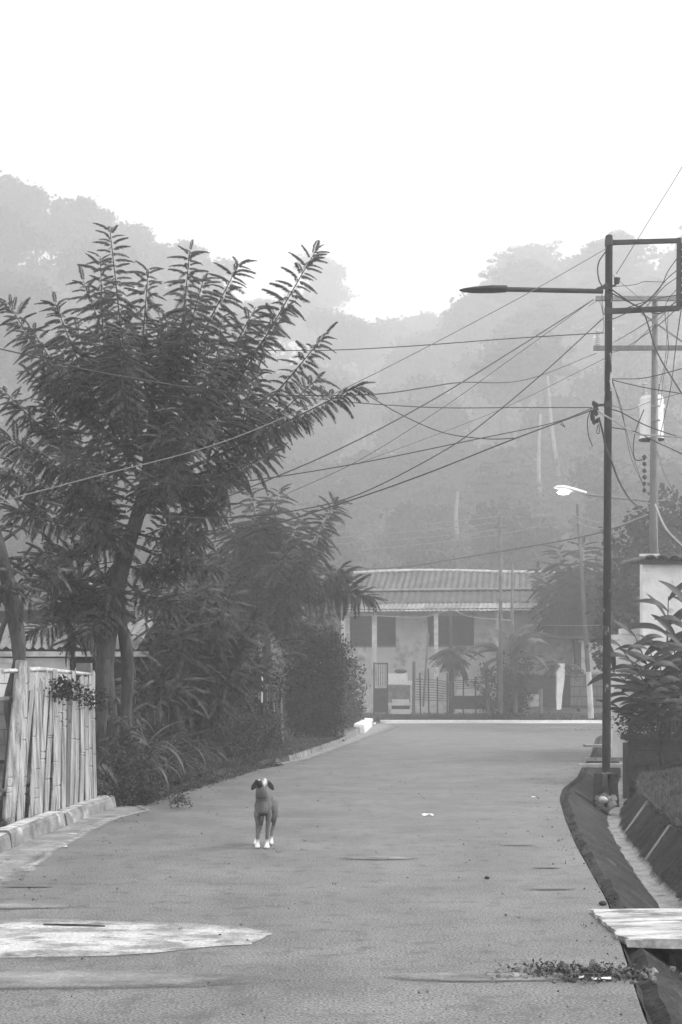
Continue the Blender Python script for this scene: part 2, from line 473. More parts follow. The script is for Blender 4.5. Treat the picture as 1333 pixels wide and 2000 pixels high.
# hillside beyond the road: heightfield up to the misty ridge
SP = [-2600, -1000, 0, 170, 310, 420, 600, 760, 850, 920, 1000, 1200, 1333, 2200, 4500]
SY = [520, 435, 440, 482, 548, 595, 655, 655, 680, 660, 618, 580, 565, 540, 600]
SR = [280, 280, 280, 285, 300, 340, 420, 420, 400, 350, 320, 305, 295, 290, 290]
def ridge(px):
    return float(np.interp(px, SP, SY)), float(np.interp(px, SP, SR))
def hill_z(x, y):
    px = CX + F * x / max(y, 20)
    sy, r = ridge(px)
    d = y; top = CZ + (HY - sy) / F * r
    top -= .022 * r; t = (d - 110) / (r - 110)
    if t < 0: h = 0
    elif t < 1: h = (t ** 1.1) * top
    else: h = top * (1 - .25 * min(1, (t - 1)))
    return .05 + h + nz(x, y, .05) * 2.5 * min(1, max(0, t) * 3)
g = Geo(); rows = []
for y in list(np.arange(61.72, 540, 6)) + [600, 700]:
    rows.append([Vector((x, y, hill_z(x, y))) for x in list(np.arange(-400, 401, 10))])
g.grid(rows)
tag(g.build('hillside', M['earth'], smooth=True), kind='structure')

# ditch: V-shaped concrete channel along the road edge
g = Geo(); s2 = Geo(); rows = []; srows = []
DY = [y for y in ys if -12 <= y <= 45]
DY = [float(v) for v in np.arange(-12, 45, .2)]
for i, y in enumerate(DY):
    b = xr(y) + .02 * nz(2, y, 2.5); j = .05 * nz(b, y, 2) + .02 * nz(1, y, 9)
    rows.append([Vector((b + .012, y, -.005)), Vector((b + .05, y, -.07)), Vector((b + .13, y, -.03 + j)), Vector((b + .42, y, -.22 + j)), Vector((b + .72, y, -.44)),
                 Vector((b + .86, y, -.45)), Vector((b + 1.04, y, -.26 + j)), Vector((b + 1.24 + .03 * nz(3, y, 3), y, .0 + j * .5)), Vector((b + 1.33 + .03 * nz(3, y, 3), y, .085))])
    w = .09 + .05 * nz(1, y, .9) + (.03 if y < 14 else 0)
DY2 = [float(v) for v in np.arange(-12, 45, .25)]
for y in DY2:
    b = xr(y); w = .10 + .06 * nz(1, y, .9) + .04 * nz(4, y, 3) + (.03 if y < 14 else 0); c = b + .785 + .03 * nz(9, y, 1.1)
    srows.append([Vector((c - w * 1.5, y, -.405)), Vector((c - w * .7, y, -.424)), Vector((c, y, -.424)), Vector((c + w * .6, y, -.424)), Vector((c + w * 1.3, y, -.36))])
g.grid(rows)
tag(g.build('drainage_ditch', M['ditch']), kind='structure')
# fine pale silt lying in the channel bottom
s2.grid(srows)
sil = s2.build('silt', M['silt_film']); tag(sil, kind='stuff')
at = sil.data.attributes.new('cover', 'FLOAT', 'POINT'); at.data.foreach_set('value', [v for _ in DY2 for v in (.05, .9, 1.0, .9, .05)])
# lining slabs on the far side of the ditch: raised joints seen as pale ribs
dl = thing('ditch_lining', 'raised pale cement ribs on the outer slope of the roadside ditch', 'cement lining', (xr(13), 13, -.2))
for yy in (11.6, 13.1, 16.4, 19.6):
    b = xr(yy)
    Geo().bar((b + .88, yy - .02, -.435), (b + 1.25, yy + .18, .01), .04, .02).build('rib', M['silt'] if yy < 14 else M['gutter'], dl)

# kerb on the near side: separate blocks
kb = thing('kerb', 'worn concrete kerb in front of the bamboo fence', 'kerb', (-3.2, 14, 0))
yy = 9.0
while yy < 18.7:
    ln = min(random.uniform(.9, 1.5), 18.75 - yy); y2 = yy + ln
    gg = Geo(); a0, a1 = xl(yy) , xl(y2); j0, j1, h = random.uniform(-.02, .01), random.uniform(-.02, .01), .17 + random.uniform(-.015, .015)
    rowsk = []
    for k in range(6):
        t = k / 5; x = a0 + (a1 - a0) * t + j0; y = yy + .012 + (ln - .024) * t
        rr = random.uniform(-.008, .008)
        rowsk.append([Vector((x + .01, y, -.02)), Vector((x - .012 + rr, y, h - .03)), Vector((x - .04, y, h + rr)), Vector((x - .21, y, h + rr)), Vector((x - .235, y, h - .03)), Vector((x - .24, y, -.02))])
    gg.grid(rowsk)
    gg.f.append(tuple(range(5, -1, -1))); gg.f.append(tuple(range(30, 36)))
    gg.build('kerb_block', M['kerb'], kb)
    # pale top skin, light from above put into its colour, 4 mm proud
    tp = Geo(); tr = []
    for r in rowsk:
        e = .02 * random.random()
        tr.append([r[2] + Vector((.008, 0, .003)), r[3] + Vector((.02 + e, 0, .004))])
    tp.grid(tr); tp.build('lit_top', M['kerbtop'], kb)
    yy = y2
tag(kb, kind='structure') if False else None
# gutter strip
g = Geo(); rows = []
for y in np.arange(-4, 19.3, .3):
    w = float(np.interp(y, [0, 8, 12, 13.7, 16.5, 18.2, 19.3], [.9, .85, .65, .48, .38, .55, .1])) + .05 * nz(2, y, 1.7)
    rows.append([Vector((xl(y) + .0, y, .012)), Vector((xl(y) + w * .6, y, .010)), Vector((xl(y) + w, y, .004))])
g.grid(rows)
gu = g.build('gutter', M['gutter_film']); tag(gu, kind='structure')
at = gu.data.attributes.new('cover', 'FLOAT', 'POINT'); at.data.foreach_set('value', [v for _ in rows for v in (1.2, 1.0, .25)])
g = Geo(); rows = []
for y in np.arange(12.2, 19.2, .25):
    w = float(np.interp(y, [0, 8, 12, 13.7, 16.5, 18.2, 19.3], [.9, .85, .65, .48, .38, .55, .1])) + .05 * nz(2, y, 1.7)
    t = .05 + .05 * nz(5, y, 1.3) + .02 * random.random()
    rows.append([Vector((xl(y) + w - t * 1.6, y, .016)), Vector((xl(y) + w - t * .5, y, .015)), Vector((xl(y) + w + .03, y, .010))])
g.grid(rows); ge_ = g.build('gutter_edge', M['edge_film']); tag(ge_, kind='structure')
at = ge_.data.attributes.new('cover', 'FLOAT', 'POINT'); at.data.foreach_set('value', [v for _ in rows for v in (.35, .5, .2)])

# further kerb on the same side
kb2 = thing('kerb', 'low broken kerb below the dark round shrub where the road bends', 'kerb', (-.3, 36, 0))
yy = 30.2
while yy < 57:
    ln = random.uniform(2.0, 3.2); y2 = min(yy + ln, 57); h = .12 if yy < 41 else .2
    a0, a1 = xl(yy), xl(y2)
    gg = Geo(); gg.grid([[Vector((a + .01, y, -.02)), Vector((a - .01, y, h)), Vector((a - .28, y, h)), Vector((a - .3, y, -.02))] for a, y in ((a0, yy + .02), (a1, y2 - .02))])
    gg.f.append((3, 2, 1, 0)); gg.f.append((4, 5, 6, 7))
    gg.build('kerb_block', M['kerb'], kb2); yy = y2
g = Geo(); rows = []
for y in np.arange(27, 61, 1.0):
    w = float(np.interp(y, [27, 31, 36, 43, 50, 56, 61], [.15, .3, .35, .5, .9, 1.1, .6])) + .06 * nz(2, y, .8)
    rows.append([Vector((xl(y) + .012, y, .012)), Vector((xl(y) + w, y, .005))])
g.grid(rows); gs_ = g.build('gutter_strip', M['gutter_film']); tag(gs_, kind='structure')
at = gs_.data.attributes.new('cover', 'FLOAT', 'POINT'); at.data.foreach_set('value', [v for _ in rows for v in (1.2, .4)])
a = xl(50)
gg = Geo(); gg.grid([[Vector((x + .02, y, -.01)), Vector((x, y, .30)), Vector((x - .34, y, .32)), Vector((x - .38, y, -.01))] for x, y in ((a - .02, 48), (xl(57) - .02, 57.2))])
gg.f.append((3, 2, 1, 0)); gg.f.append((4, 5, 6, 7))
tag(gg.build('kerb_end_block', M['white_kerb']), 'white painted kerb block ending the kerb at the road bend', 'kerb block')
kf = thing('kerb', 'long white painted kerb across the far side of the road', 'kerb', (6, 61.8, 0))
x = 1.7
while x < 26:
    x2 = x + random.uniform(1.6, 2.2)
    Geo().box(((x + x2) / 2, 61.87 - .004 * (x - 1.7), .05), (x2 - x - .02, .24, .14 + random.uniform(-.01, .01))).build('kerb_block', M['white_kerb'] if x < 11 else M['kerb'], kf)
    x = x2
g = Geo(); g.grid([[Vector((1.9, 61.1, .006)), Vector((60, 61.1, .006))], [Vector((1.9, 61.7, .02)), Vector((60, 61.7, .02))]]); tag(g.build('kerb_bright_strip', M['white_kerb']), kind='structure')  # added white strip; brightens the far kerb line, whose face lies in shade
Geo().box((7.6, 55.4, .004), (3.6, .16, .004)).build('road_stripe', M['kerbtop'])['kind'] = 'structure'

# sandy patches lying on the asphalt
def patch(name, cx, cy, rx, ry, m, lab, z=.005, seed=0, tip=1.0):
    g = Geo(); n = 80; rings = 6
    g.v.append(Vector((cx, cy, z + .004)))
    for r in range(1, rings + 1):
        for k in range(n):
            a = 2 * math.pi * k / n
            f = r / rings; j = 1 + (.10 * noise.noise(Vector((math.cos(a) * 2, math.sin(a) * 2, seed))) + .05 * noise.noise(Vector((math.cos(a) * 9, math.sin(a) * 9, seed)))) * f
            zz = z + .004 * (1 - f ** 2)
            g.v.append(Vector((cx + rx * f * j * math.cos(a), cy + ry * f * j * math.sin(a), zz)))
    for k in range(n): g.f.append((0, 1 + k, 1 + (k + 1) % n))
    for r in range(rings - 1):
        for k in range(n):
            a = 1 + r * n + k; b = 1 + r * n + (k + 1) % n
            g.f.append((a, a + n, b + n, b))
    o = g.build(name, m)
    at = o.data.attributes.new('cover', 'FLOAT', 'POINT')
    cv = [1.0]
    for r in range(1, rings + 1):
        for k in range(n):
            a = 2 * math.pi * k / n; f = r / rings
            soft = 1 - tip * max(0, min(1, .5 + .5 * math.cos(a + .45)))      # crisp tip, fading body
            cv.append(1.12 - f ** 3 * (.42 + 1.2 * soft) - .12 * soft)
    at.data.foreach_set('value', cv)
    tag(o, kind='stuff'); return o
cover(M['sand']); cover(M['sand2'], 6)
patch('sand', -2.35, 9.08, 1.87, .74, M['sand'], '', seed=3)
patch('dust', -2.9, 10.3, 1.4, .22, M['sand2'], '', seed=6, tip=0)
patch('dust', -1.7, 7.75, 1.9, .35, M['sand2'], '', seed=8, tip=0)
patch('dust', .75, 7.8, .7, .18, M['sand2'], '', seed=11, tip=0)
patch('dust', .35, 13.2, .5, .2, M['sand2'], '', seed=12, tip=0)

M['oil'] = mat('damp_stain', .10, .125, 3, .6, bump=0); cover(M['oil'], 5)
for k_, (px, py, rx_, ry_) in enumerate(((1080, 1738, .26, .05), (1068, 1696, .18, .05), (50, 1733, .3, .06), (1010, 1652, .25, .06))):
    p = G(px, py); patch('stain', p.x, p.y, rx_, ry_, M['oil'], '', seed=20 + k_, tip=0)
# ------------------------------------------------------------------ slabs over the ditch
sl_ = thing('ditch_slab', 'broad white painted concrete slab bridging the ditch near the camera', 'concrete slab', (2.9, 9.4, 0))
g = Geo(); nseg = 26; rows = []
for k in range(nseg + 1):
    t = k / nseg; y = 8.82 + 1.2 * t
    e = 1.74 + .07 * noise.noise(Vector((t * 9, 1, 0))) + .03 * random.random()
    rows.append([Vector((e + .01, y, -.02)), Vector((e, y, .028)), Vector((e + .5, y, .034)), Vector((e + 1.1, y, .034)), Vector((4.6, y, .05)), Vector((4.6, y, -.03)), Vector((e + .3, y, -.03))])
g.grid(rows)
g.f.append(tuple(range(6, -1, -1))); g.f.append(tuple(nseg * 7 + i for i in range(7)))
g.build('slab_body', M['slab'], sl_)
Geo().box((3.35, 8.93, -.16), (2.6, .06, .22)).build('edge_beam', M['ditch'], sl_)
for i, (px, py, w, lab) in enumerate([(1180, 1494, 1.2, 'pale concrete strip over the ditch just behind the dark utility pole'),
                                      (1185, 1482, 1.2, 'thin concrete strip over the ditch, second behind the utility pole'),
                                      (1190, 1456, 1.5, 'concrete cover over the ditch, third behind the utility pole'),
                                      (1170, 1424, 1.9, 'concrete cover over the ditch where it reaches the road bend')]):
    p = G(px, py, .03)
    st = Geo().box((p.x + .1, p.y, .02), (w, .22 if i < 2 else .5, .07), taper=(1, .95)).build('cover_strip', M['gutter' if i else 'kerbtop'])
    tag(st, lab, 'concrete strip', 'concrete strips across the ditch')

# ------------------------------------------------------------------ retaining wall of stones under the broad-leaved plant
rw = thing('retaining_wall', 'dark mossy stone retaining wall under the big broad-leaved plant', 'stone wall', (6.5, 25, -.3))
Geo().box((8.1, 25.45, .08), (6.0, .6, 1.0)).build('core', M['stone'], rw)
for r in range(4):
    x = 5.05
    while x < 9.6:
        w = random.uniform(.32, .6)
        g = Geo().box((x + w / 2, 25.12 + random.uniform(-.02, .02), -.32 + r * .26 + .13), (w - .03, .2, .235), taper=(random.uniform(.85, 1), .8))
        o = g.build('stone', M['stone'], rw); x += w
Geo().box((7.6, 25.2, .70), (5.2, .5, .10)).build('coping', M['stone'], rw)

# ------------------------------------------------------------------ bamboo fence
fe = thing('bamboo_fence', 'tall fence of leaning split bamboo slats behind the worn kerb', 'fence', (-3.35, 15, .14))
n = 18
for i in range(n):
    t = i / (n - 1)
    bx, by = -3.50 + .33 * t + random.uniform(-.015, .015), 14.85 + 3.4 * t
    lean = .62 * (1 - t) + .02
    w = random.uniform(.19, .26)
    hh = 1.58 + random.uniform(-.07, .06) - (.15 if i % 5 == 3 else 0)
    g = Geo(); rows = []
    ph = random.uniform(0, 5)
    nodes = sorted(random.uniform(.12, .92) for _ in range(3))
    stations = sorted([k / 10 for k in range(11)] + [q + e for q in nodes for e in (-.008, 0, .008)])
    for k, s in enumerate(stations):
        cx = bx + .03 * math.sin(ph + s * 3) * .5; cy = by + lean * s * hh / 1.62; z = .16 + s * hh
        ww = w * (1 + .03 * math.sin(ph * 3 + s * 9)) / 2 * (.95 if s in nodes else 1)
        prof = [(-1, 0), (-.6, .010), (0, .017), (.6, .010), (1, 0)]
        node = -.012 if s in nodes else 0; last = k == len(stations) - 1
        rows.append([Vector((cx + b * 1.0 + node, cy + a * ww, z + (random.uniform(-.05, .05) if last else 0))) for a, b in prof] +
                    [Vector((cx - .012, cy + ww, z)), Vector((cx - .012, cy - ww, z))])
    m_ = len(rows[0]); g.grid([r + [r[0]] for r in rows])
    g.f.append(tuple((len(stations) - 1) * (m_ + 1) + q for q in range(m_)))
    g.build('slat', M['bamboo'] if random.random() < .85 else M['bamboo_dark'], fe)
g = Geo().tube([(-3.6, 14.5, .45), (-3.5, 16.4, .5), (-3.22, 18.4, .5)], .03, 7); g.build('rail', M['bamboo_dark'], fe)
g = Geo().tube([(-3.62, 14.9, 1.45), (-3.5, 16.6, 1.5), (-3.24, 18.5, 1.5)], .03, 7); g.build('rail', M['bamboo_dark'], fe)
g = Geo().tube([(-3.56, 14.95, 1.755), (-3.45, 16.3, 1.79), (-3.2, 18.3, 1.75)], [.022, .026, .018], 7, rough=.3); g.build('top_pole', M['kerbtop'], fe)
Geo().tube([P(16, 1610, 15.0), P(42, 1292, 15.5)], [.07, .065], 8).build('post', M['bamboo'], fe)
# creeper leaves on the fence top
L = Leaves()
for i in range(110):
    t = random.uniform(.40, 1.0); bx, by = -3.50 + .34 * t, 14.6 + 3.9 * t
    L.add(random.choice(CL), (bx + .07, by + random.uniform(-.1, .3), 1.5 + random.uniform(-.12, .12) - .08 * math.sin(t * 9)), (random.uniform(-.2, .4), 1, random.uniform(-.8, .3)), random.uniform(.08, .14))
tag(L.build('creeper', M['leaf_dark']), 'small dark creeper trailing over the top of the bamboo fence', 'creeper')

# second bamboo fence with the whitewashed board
f2 = thing('bamboo_screen', 'dark upright bamboo screen with one whitewashed board among shrubs', 'fence', P(530, 1440, 32))
for i in range(9):
    px = 520 + i * 4.6; z0 = P(px, 1450, 32); z1 = P(px - 4, 1300 + random.uniform(-8, 10), 32)
    z0 += Vector((0, .02 * i, 0)); z1 += Vector((0, .02 * i, 0))
    Geo().bar(z0, z1, random.uniform(.05, .07), .03, random.uniform(0, .3)).build('slat', M['bamboo'] if i % 3 == 1 else M['bamboo_dark'], f2)
Geo().bar(P(512, 1372, 29.6), P(513, 1312, 29.6), .19, .02).build('white_board', M['paint_white'], f2)
Geo().bar(P(500, 1400, 32.1), P(560, 1395, 32.1), .05, .04).build('rail', M['bamboo_dark'], f2)

# ------------------------------------------------------------------ neighbours on the fence side
hw = thing('block_wall', 'pale concrete block wall with square vent holes beside the bamboo fence', 'wall', P(-40, 1500, 20))
base = P(-90, 1500, 20)
for r in range(6):
    for c in range(6):
        px0 = -118 + c * 26; py0 = 1470 - r * 30
        ce = P(px0 + (13 if r % 2 else 0), py0, 20)
        Geo().box(ce, (.182, .15, .205)).build('block', M['whitewall'] if r > 3 else M['block'], hw)
Geo().box(P(-42, 1291, 20), (1.15, .2, .06)).build('coping', M['limed_and_lit'], hw)
Geo().box(P(-42, 1490, 20.0) + Vector((0, .1, .6)), (1.1, .03, 1.2)).build('backing', M['wood_dark'], hw)
nh = thing('neighbour_house', 'low house with pale corrugated roof half hidden behind the bamboo fence', 'house', (-6, 26, 0))
Geo().box(P(80, 1290, 26) + Vector((-.5, .9, -.5)), (4.2, .12, 2.9)).build('wall', M['wood_dark'], nh)
def corr(x0, x1, y0, z0, y1, z1, per=.18, amp=.03, skew=0):
    g = Geo(); n = max(4, int((x1 - x0) / per * 4)); rows = []
    for s in range(2):
        row = []
        for k in range(n + 1):
            x = x0 + (x1 - x0) * k / n
            dz = amp * math.sin(2 * math.pi * (x - x0) / per)
            row.append(Vector((x + skew * s, y0 if s == 0 else y1, (z0 if s == 0 else z1) + dz)))
        rows.append(row)
    g.grid(rows); return g
p = P(50, 1268, 25.5); q = P(205, 1262, 25.5)
for i in range(5):
    a0 = p.x - 1.0 + i * .62; corr(a0, a0 + .62, 24.8, p.z + .0 + .003 * (i % 2), 27.2, p.z + .62 + .003 * (i % 2), .16, .03).build('roof_sheet', M['tin'], nh)
Geo().box((p.x + .6, 24.84, p.z - .10), (3.4, .04, .09)).build('fascia', M['limed_and_lit'], nh)
Geo().box((p.x + .1, 24.95, p.z - .35), (1.6, .05, .36)).build('board', M['plaster'], nh)
Geo().box(P(165, 1307, 23.5), (.24, .18, .2)).build('block', M['block'], nh)
Geo().box(P(95, 1330, 23.5), (.85, .08, .32)).build('white_panel', M['paint_white'], nh)
bh = thing('shed_roof', 'sloping pale-edged roof seen through the branches above the corrugated roof', 'roof', P(160, 1180, 31))
Geo().bar(P(110, 1168, 31), P(240, 1132, 31), .05, .25).build('roof_edge', M['limed_and_lit'], bh)
g = Geo(); g.quad(P(60, 1182, 31.1), P(250, 1132, 31.1), P(250, 1138, 34), P(60, 1186, 34)); g.v += []; g.build('roof_plane', M['tin_old'], bh)
Geo().box(P(150, 1250, 33), (2.4, .1, 1.4)).build('wall', M['wood_dark'], bh)

# ------------------------------------------------------------------ main street tree
def make_tree(name, label, base, trunk, radii, d, shoots, n, ll, leafmat, sub=3, dj=1.2, extra=(), hang=0, bark='bark', group=None, dfun=None):
    t = thing(name, label, 'tree', base, group=group)
    br = Geo(); L = Leaves()
    pts = catmull([P(a, b, d) for a, b in trunk], 4); m = len(pts)
    rr = np.interp(np.linspace(0, 1, m), np.linspace(0, 1, len(radii)), radii)
    br.tube(pts, list(rr), 10, True, rough=.05)
    for e in extra:
        q = catmull([P(a, b, d + dd) for a, b, dd in e[0]], 4); br.tube(q, list(np.interp(np.linspace(0, 1, len(q)), np.linspace(0, 1, len(e[1])), e[1])), 8, True, rough=.06)
    tw = Geo()
    for s in shoots:
        (ax, ay), (bx, by) = s[0], s[1]
        dd = random.uniform(-dj, dj) if len(s) < 3 or s[2] is None else s[2]
        k = s[3] if len(s) > 3 else 1
        up = s[4] if len(s) > 4 else .12
        shoot(L, tw, P(ax, ay, d), P(bx, by, d + dd), int(n * k), ll, .024, .005, up, .15, sub=sub, hang=hang)
    br.build('trunk', M[bark], t, smooth=True)
    tw.build('branches', M[bark], t)
    L.build('crown', M[leafmat], t)
    return t

SH = [((290, 900), (215, 448), -.6, 1.2), ((285, 880), (196, 500), 1), ((270, 850), (163, 548), 0), ((300, 850), (290, 525), .5, 1.1), ((300, 830), (372, 488), .8, 1.2),
      ((310, 830), (398, 545), -.5), ((310, 850), (468, 514), 0, 1.3), ((320, 880), (500, 600), 1), ((330, 900), (617, 490), -.3, 1.6, .2), ((330, 900), (560, 600), 1.2),
      ((335, 910), (635, 655), .3, 1.2), ((330, 930), (620, 740), -1, 1), ((320, 940), (704, 752), -.4, 1.5, .05), ((310, 950), (560, 830), .8), ((300, 970), (535, 885), -.8),
      ((290, 960), (460, 935), 0), ((280, 1000), (430, 992), .8), ((260, 1040), (400, 1045), -.8), ((260, 900), (15, 590), .3, 1.5), ((255, 890), (60, 640), -1), ((255, 900), (108, 592), -.6, 1.4),
      ((250, 880), (150, 640), 1.2), ((250, 930), (5, 760), .6, 1.2), ((250, 960), (2, 850), -.8, 1.2), ((245, 1000), (5, 920), 1, 1), ((240, 1030), (25, 1000), -.5), ((240, 1060), (70, 1085), -.9),
      ((240, 1080), (110, 1190), .5, .8), ((235, 1120), (170, 1240), -.8, .7), ((240, 1100), (335, 1130), .4, .7), ((235, 1120), (70, 1135), .3, .8), ((238, 1130), (95, 1185), .8, .7), ((238, 1140), (60, 1235), -.4, .8), ((232, 1150), (135, 1262), .2, .6), ((236, 1140), (180, 1225), 1, .6), ((240, 1130), (340, 1190), -.6, .6), ((250, 1060), (430, 1110), 1, .8),
      ((300, 900), (350, 640), 1.2), ((300, 900), (430, 700), -1.2), ((290, 900), (240, 640), -1.2), ((300, 930), (480, 780), 1.3), ((290, 930), (400, 820), -1.4), ((270, 960), (180, 800), 1.4), ((260, 980), (120, 880), -1.4),
      ((270, 940), (210, 720), .2), ((300, 940), (330, 760), 0), ((250, 1030), (150, 960), .8), ((270, 1010), (340, 920), -1.2), ((245, 1080), (180, 1010), -1.2)]
make_tree('street_tree', 'big feathery-leaved tree rising behind the bamboo fence over the road', P(205, 1541, 20),
          [(205, 1545), (212, 1420), (205, 1300), (218, 1195), (234, 1120), (262, 1030), (284, 950), (292, 880), (298, 810), (300, 720)],
          [.18, .14, .125, .14, .125, .10, .09, .075, .05, .02], 20, SH, 62, .265, 'leaf', sub=2,
          extra=[([(250, 1520, .4), (246, 1400, .4), (250, 1300, .3), (238, 1210, .1), (236, 1150, 0)], [.10, .08, .10, .07, .06]),
                 ([(185, 1540, -.3), (200, 1400, -.3), (205, 1290, -.1)], [.10, .07, .08])])
# leaning neighbour tree at the frame's edge
make_tree('leaning_tree', 'slim dark tree leaning beside the first bamboo post', P(30, 1520, 15.6),
          [(22, 1540), (28, 1430), (22, 1370), (38, 1290), (28, 1200), (10, 1110), (-20, 1000), (-50, 900)], [.10, .08, .085, .07, .09, .075, .06, .03], 15.6,
          [((0, 1060), (90, 960), .3, .6), ((5, 1090), (120, 1120), .4, .5), ((0, 1080), (70, 1180), -.3, .5), ((-10, 1030), (-60, 880), 0, .6), ((-20, 1000), (60, 860), .5, .5), ((0, 1100), (-60, 1150), 0, .6)],
          24, .24, 'leaf', sub=4, extra=[([(-5, 1260, 0), (10, 1215, 0), (40, 1175, .1)], [.03, .028, .02])])
# hazier tree beyond
make_tree('feathery_tree', 'paler feathery tree in the mist behind the street tree', P(520, 1425, 37),
          [(520, 1430), (522, 1300), (515, 1200), (500, 1120), (495, 1040)], [.15, .13, .10, .07, .02], 37,
          [((505, 1160), (490, 955), 0, 1.2), ((505, 1160), (546, 955), .8, 1.2), ((500, 1150), (440, 1010), -.5), ((510, 1170), (590, 1010), .5), ((515, 1210), (655, 980), 0, 1.7, .1),
           ((520, 1190), (728, 1168), 0, 1.6, -.25), ((500, 1180), (400, 1080), .8), ((500, 1200), (380, 1150), 0), ((510, 1180), (560, 1080), -.8), ((500, 1150), (470, 1050), 1.2),
           ((505, 1210), (430, 1130), -1), ((520, 1220), (600, 1120), -.6), ((510, 1230), (470, 1170), .5), ((515, 1230), (420, 1220), -1), ((515, 1240), (560, 1200), .5)],
          46, .50, 'leaf_mid', sub=4, dj=1.4, hang=.1)
make_tree('young_tree', 'low bushy feathery tree between the street tree and the bamboo screen', P(380, 1450, 25),
          [(380, 1460), (375, 1350), (370, 1260), (372, 1180)], [.10, .08, .06, .02], 25,
          [((375, 1330), (300, 1180), -.5), ((375, 1330), (340, 1120), .5), ((375, 1320), (400, 1100), 0, 1.2), ((375, 1320), (450, 1160), -.8), ((375, 1340), (480, 1230), .6), ((375, 1360), (300, 1270), 0),
           ((375, 1370), (280, 1330), .7), ((378, 1380), (470, 1310), -.6), ((378, 1390), (520, 1290), 0, 1), ((375, 1350), (420, 1240), 1), ((375, 1350), (350, 1230), -1), ((378, 1400), (360, 1330), -1), ((378, 1400), (430, 1360), -.8),
           ((378, 1400), (330, 1380), -.5), ((375, 1340), (290, 1240), 1.2), ((376, 1360), (500, 1200), 1)],
          36, .38, 'leaf_mid', sub=5, dj=1)

# ------------------------------------------------------------------ shrubs
def bush(name, label, blobs, m, size, dens, protos=None, group=None, cat='shrub', stems=True, depth=.8):
    """blobs: (px, py, half width px, half height px, d)"""
    px, py, hw_, hh_, d = blobs[0]
    if cat in ('shrub', 'weeds', 'fern') and 'hanging over' not in label and 'wall corner' not in label:
        for (bx_, by_, bw_, bh_, bd_) in list(blobs):
            gy = HY + (CZ - .12) * F / bd_
            if by_ + bh_ < gy - 5:
                blobs = blobs + [(bx_, (by_ + bh_ * .4 + gy) / 2, bw_ * .85, max(10, (gy - by_ - bh_ * .4) / 2), bd_ - .1)]
    root = thing(name, label, cat, P(px, py + hh_, d) * 1.0, group=group)
    L = Leaves(); g = Geo()
    for (px, py, hw_, hh_, d) in blobs:
        c = P(px, py, d); rx = hw_ / F * d; rz = hh_ / F * d; ry = min(rx, rz) * depth + .2
        n = int(dens * rx * rz * 18 / (size * size))
        for i in range(n):
            v = Vector((random.gauss(0, 1), random.gauss(0, 1), random.gauss(0, 1))).normalized()
            k = random.random() ** .35
            lump = 1 + .22 * noise.noise(v * 2.3 + Vector((px, py, 0)) * .1) + .12 * noise.noise(v * 6 + Vector((py, px, 0)) * .1)
            pos = c + Vector((v.x * rx, v.y * ry, v.z * rz)) * k * lump
            if pos.z < .05: pos.z = .05 + random.random() * .1
            dr = v + Vector((random.uniform(-.6, .6), random.uniform(-.6, .6), random.uniform(-.3, .7)))
            L.add(random.choice(protos or CL), pos, dr, size * random.uniform(.6, 1.2), up=Vector((random.uniform(-.4, .4), random.uniform(-.4, .4), 1)))
        if stems:
            for i in range(5):
                g = Geo()
                b = Vector((c.x + random.uniform(-.3, .3) * rx, c.y + random.uniform(-.3, .3) * ry, 0.03))
                g.tube([b, c + Vector((random.uniform(-.6, .6) * rx, random.uniform(-.5, .5) * ry, random.uniform(-.2, .5) * rz))], [.02, .008], 5); g.build('stem', M['bark'], root)
    L.build('foliage', M[m], root)
    return root

bush('round_shrub', 'dense dark rounded shrub beside the bamboo screen', [(614, 1330, 60, 96, 39), (590, 1270, 42, 52, 39), (645, 1275, 34, 48, 39.5), (606, 1400, 52, 46, 38.5)], 'leaf_dark', .24, 2.2)
bush('shrub', 'lighter loose shrub between the dark round shrub and the barred gate', [(684, 1345, 32, 56, 53), (680, 1385, 28, 28, 51), (670, 1290, 22, 30, 53)], 'leaf_mid', .28, 1.8)
bush('shrub', 'sprawling feathery shrub behind the strap-leaved plants', [(310, 1360, 80, 60, 23.5), (390, 1370, 62, 60, 26)], 'leaf_mid', .30, 1.2, protos=FR[:3])
bush('shrub', 'leafy shrub spreading at the foot of the bamboo screen', [(455, 1420, 66, 56, 28.5), (520, 1430, 34, 48, 31.6), (440, 1478, 48, 24, 27.5)], 'weed', .17, 2.0)
bush('shrub', 'feathery shrub hanging over the top of the bamboo screen', [(520, 1275, 50, 35, 31), (470, 1320, 50, 50, 30)], 'leaf', .32, 1.2, protos=FR[:3])
bush('weeds_clump', 'tangled weeds growing over the kerb end by the bamboo fence', [(250, 1520, 60, 50, 19.2), (200, 1540, 30, 36, 18.8), (290, 1548, 40, 20, 19.4)], 'weed', .13, 1.8, cat='weeds')
bush('weeds_clump', 'low weeds along the road edge under the strap-leaved plants', [(296, 1535, 40, 16, 21.6), (350, 1510, 40, 26, 23.4), (245, 1552, 36, 14, 20.0), (395, 1500, 30, 18, 25)], 'weed', .13, 1.8, cat='weeds')
bush('fern', 'soft pale fern between the street tree trunk and the strap-leaved plant', [(215, 1440, 45, 60, 19.4), (240, 1400, 40, 30, 19.8), (190, 1490, 24, 50, 18.9)], 'weed', .26, .9, protos=FR[:3], cat='fern')
bush('weeds_clump', 'thin weeds at the kerb below the dark round shrub', [(545, 1466, 26, 14, 31), (598, 1446, 36, 10, 38)], 'weed', .15, 1.5, cat='weeds')
bush('shrub', 'dark hedge mass closing the gap beneath the feathery trees', [(330, 1290, 120, 90, 30), (450, 1330, 120, 80, 32), (250, 1330, 60, 100, 29)], 'leaf_dark', .30, 1.3)
bush('weeds_clump', 'low weeds between the kerb and the lighter shrub by the road bend', [(630, 1440, 24, 9, 40), (668, 1424, 22, 8, 48)], 'weed', .2, 1.6, cat='weeds')
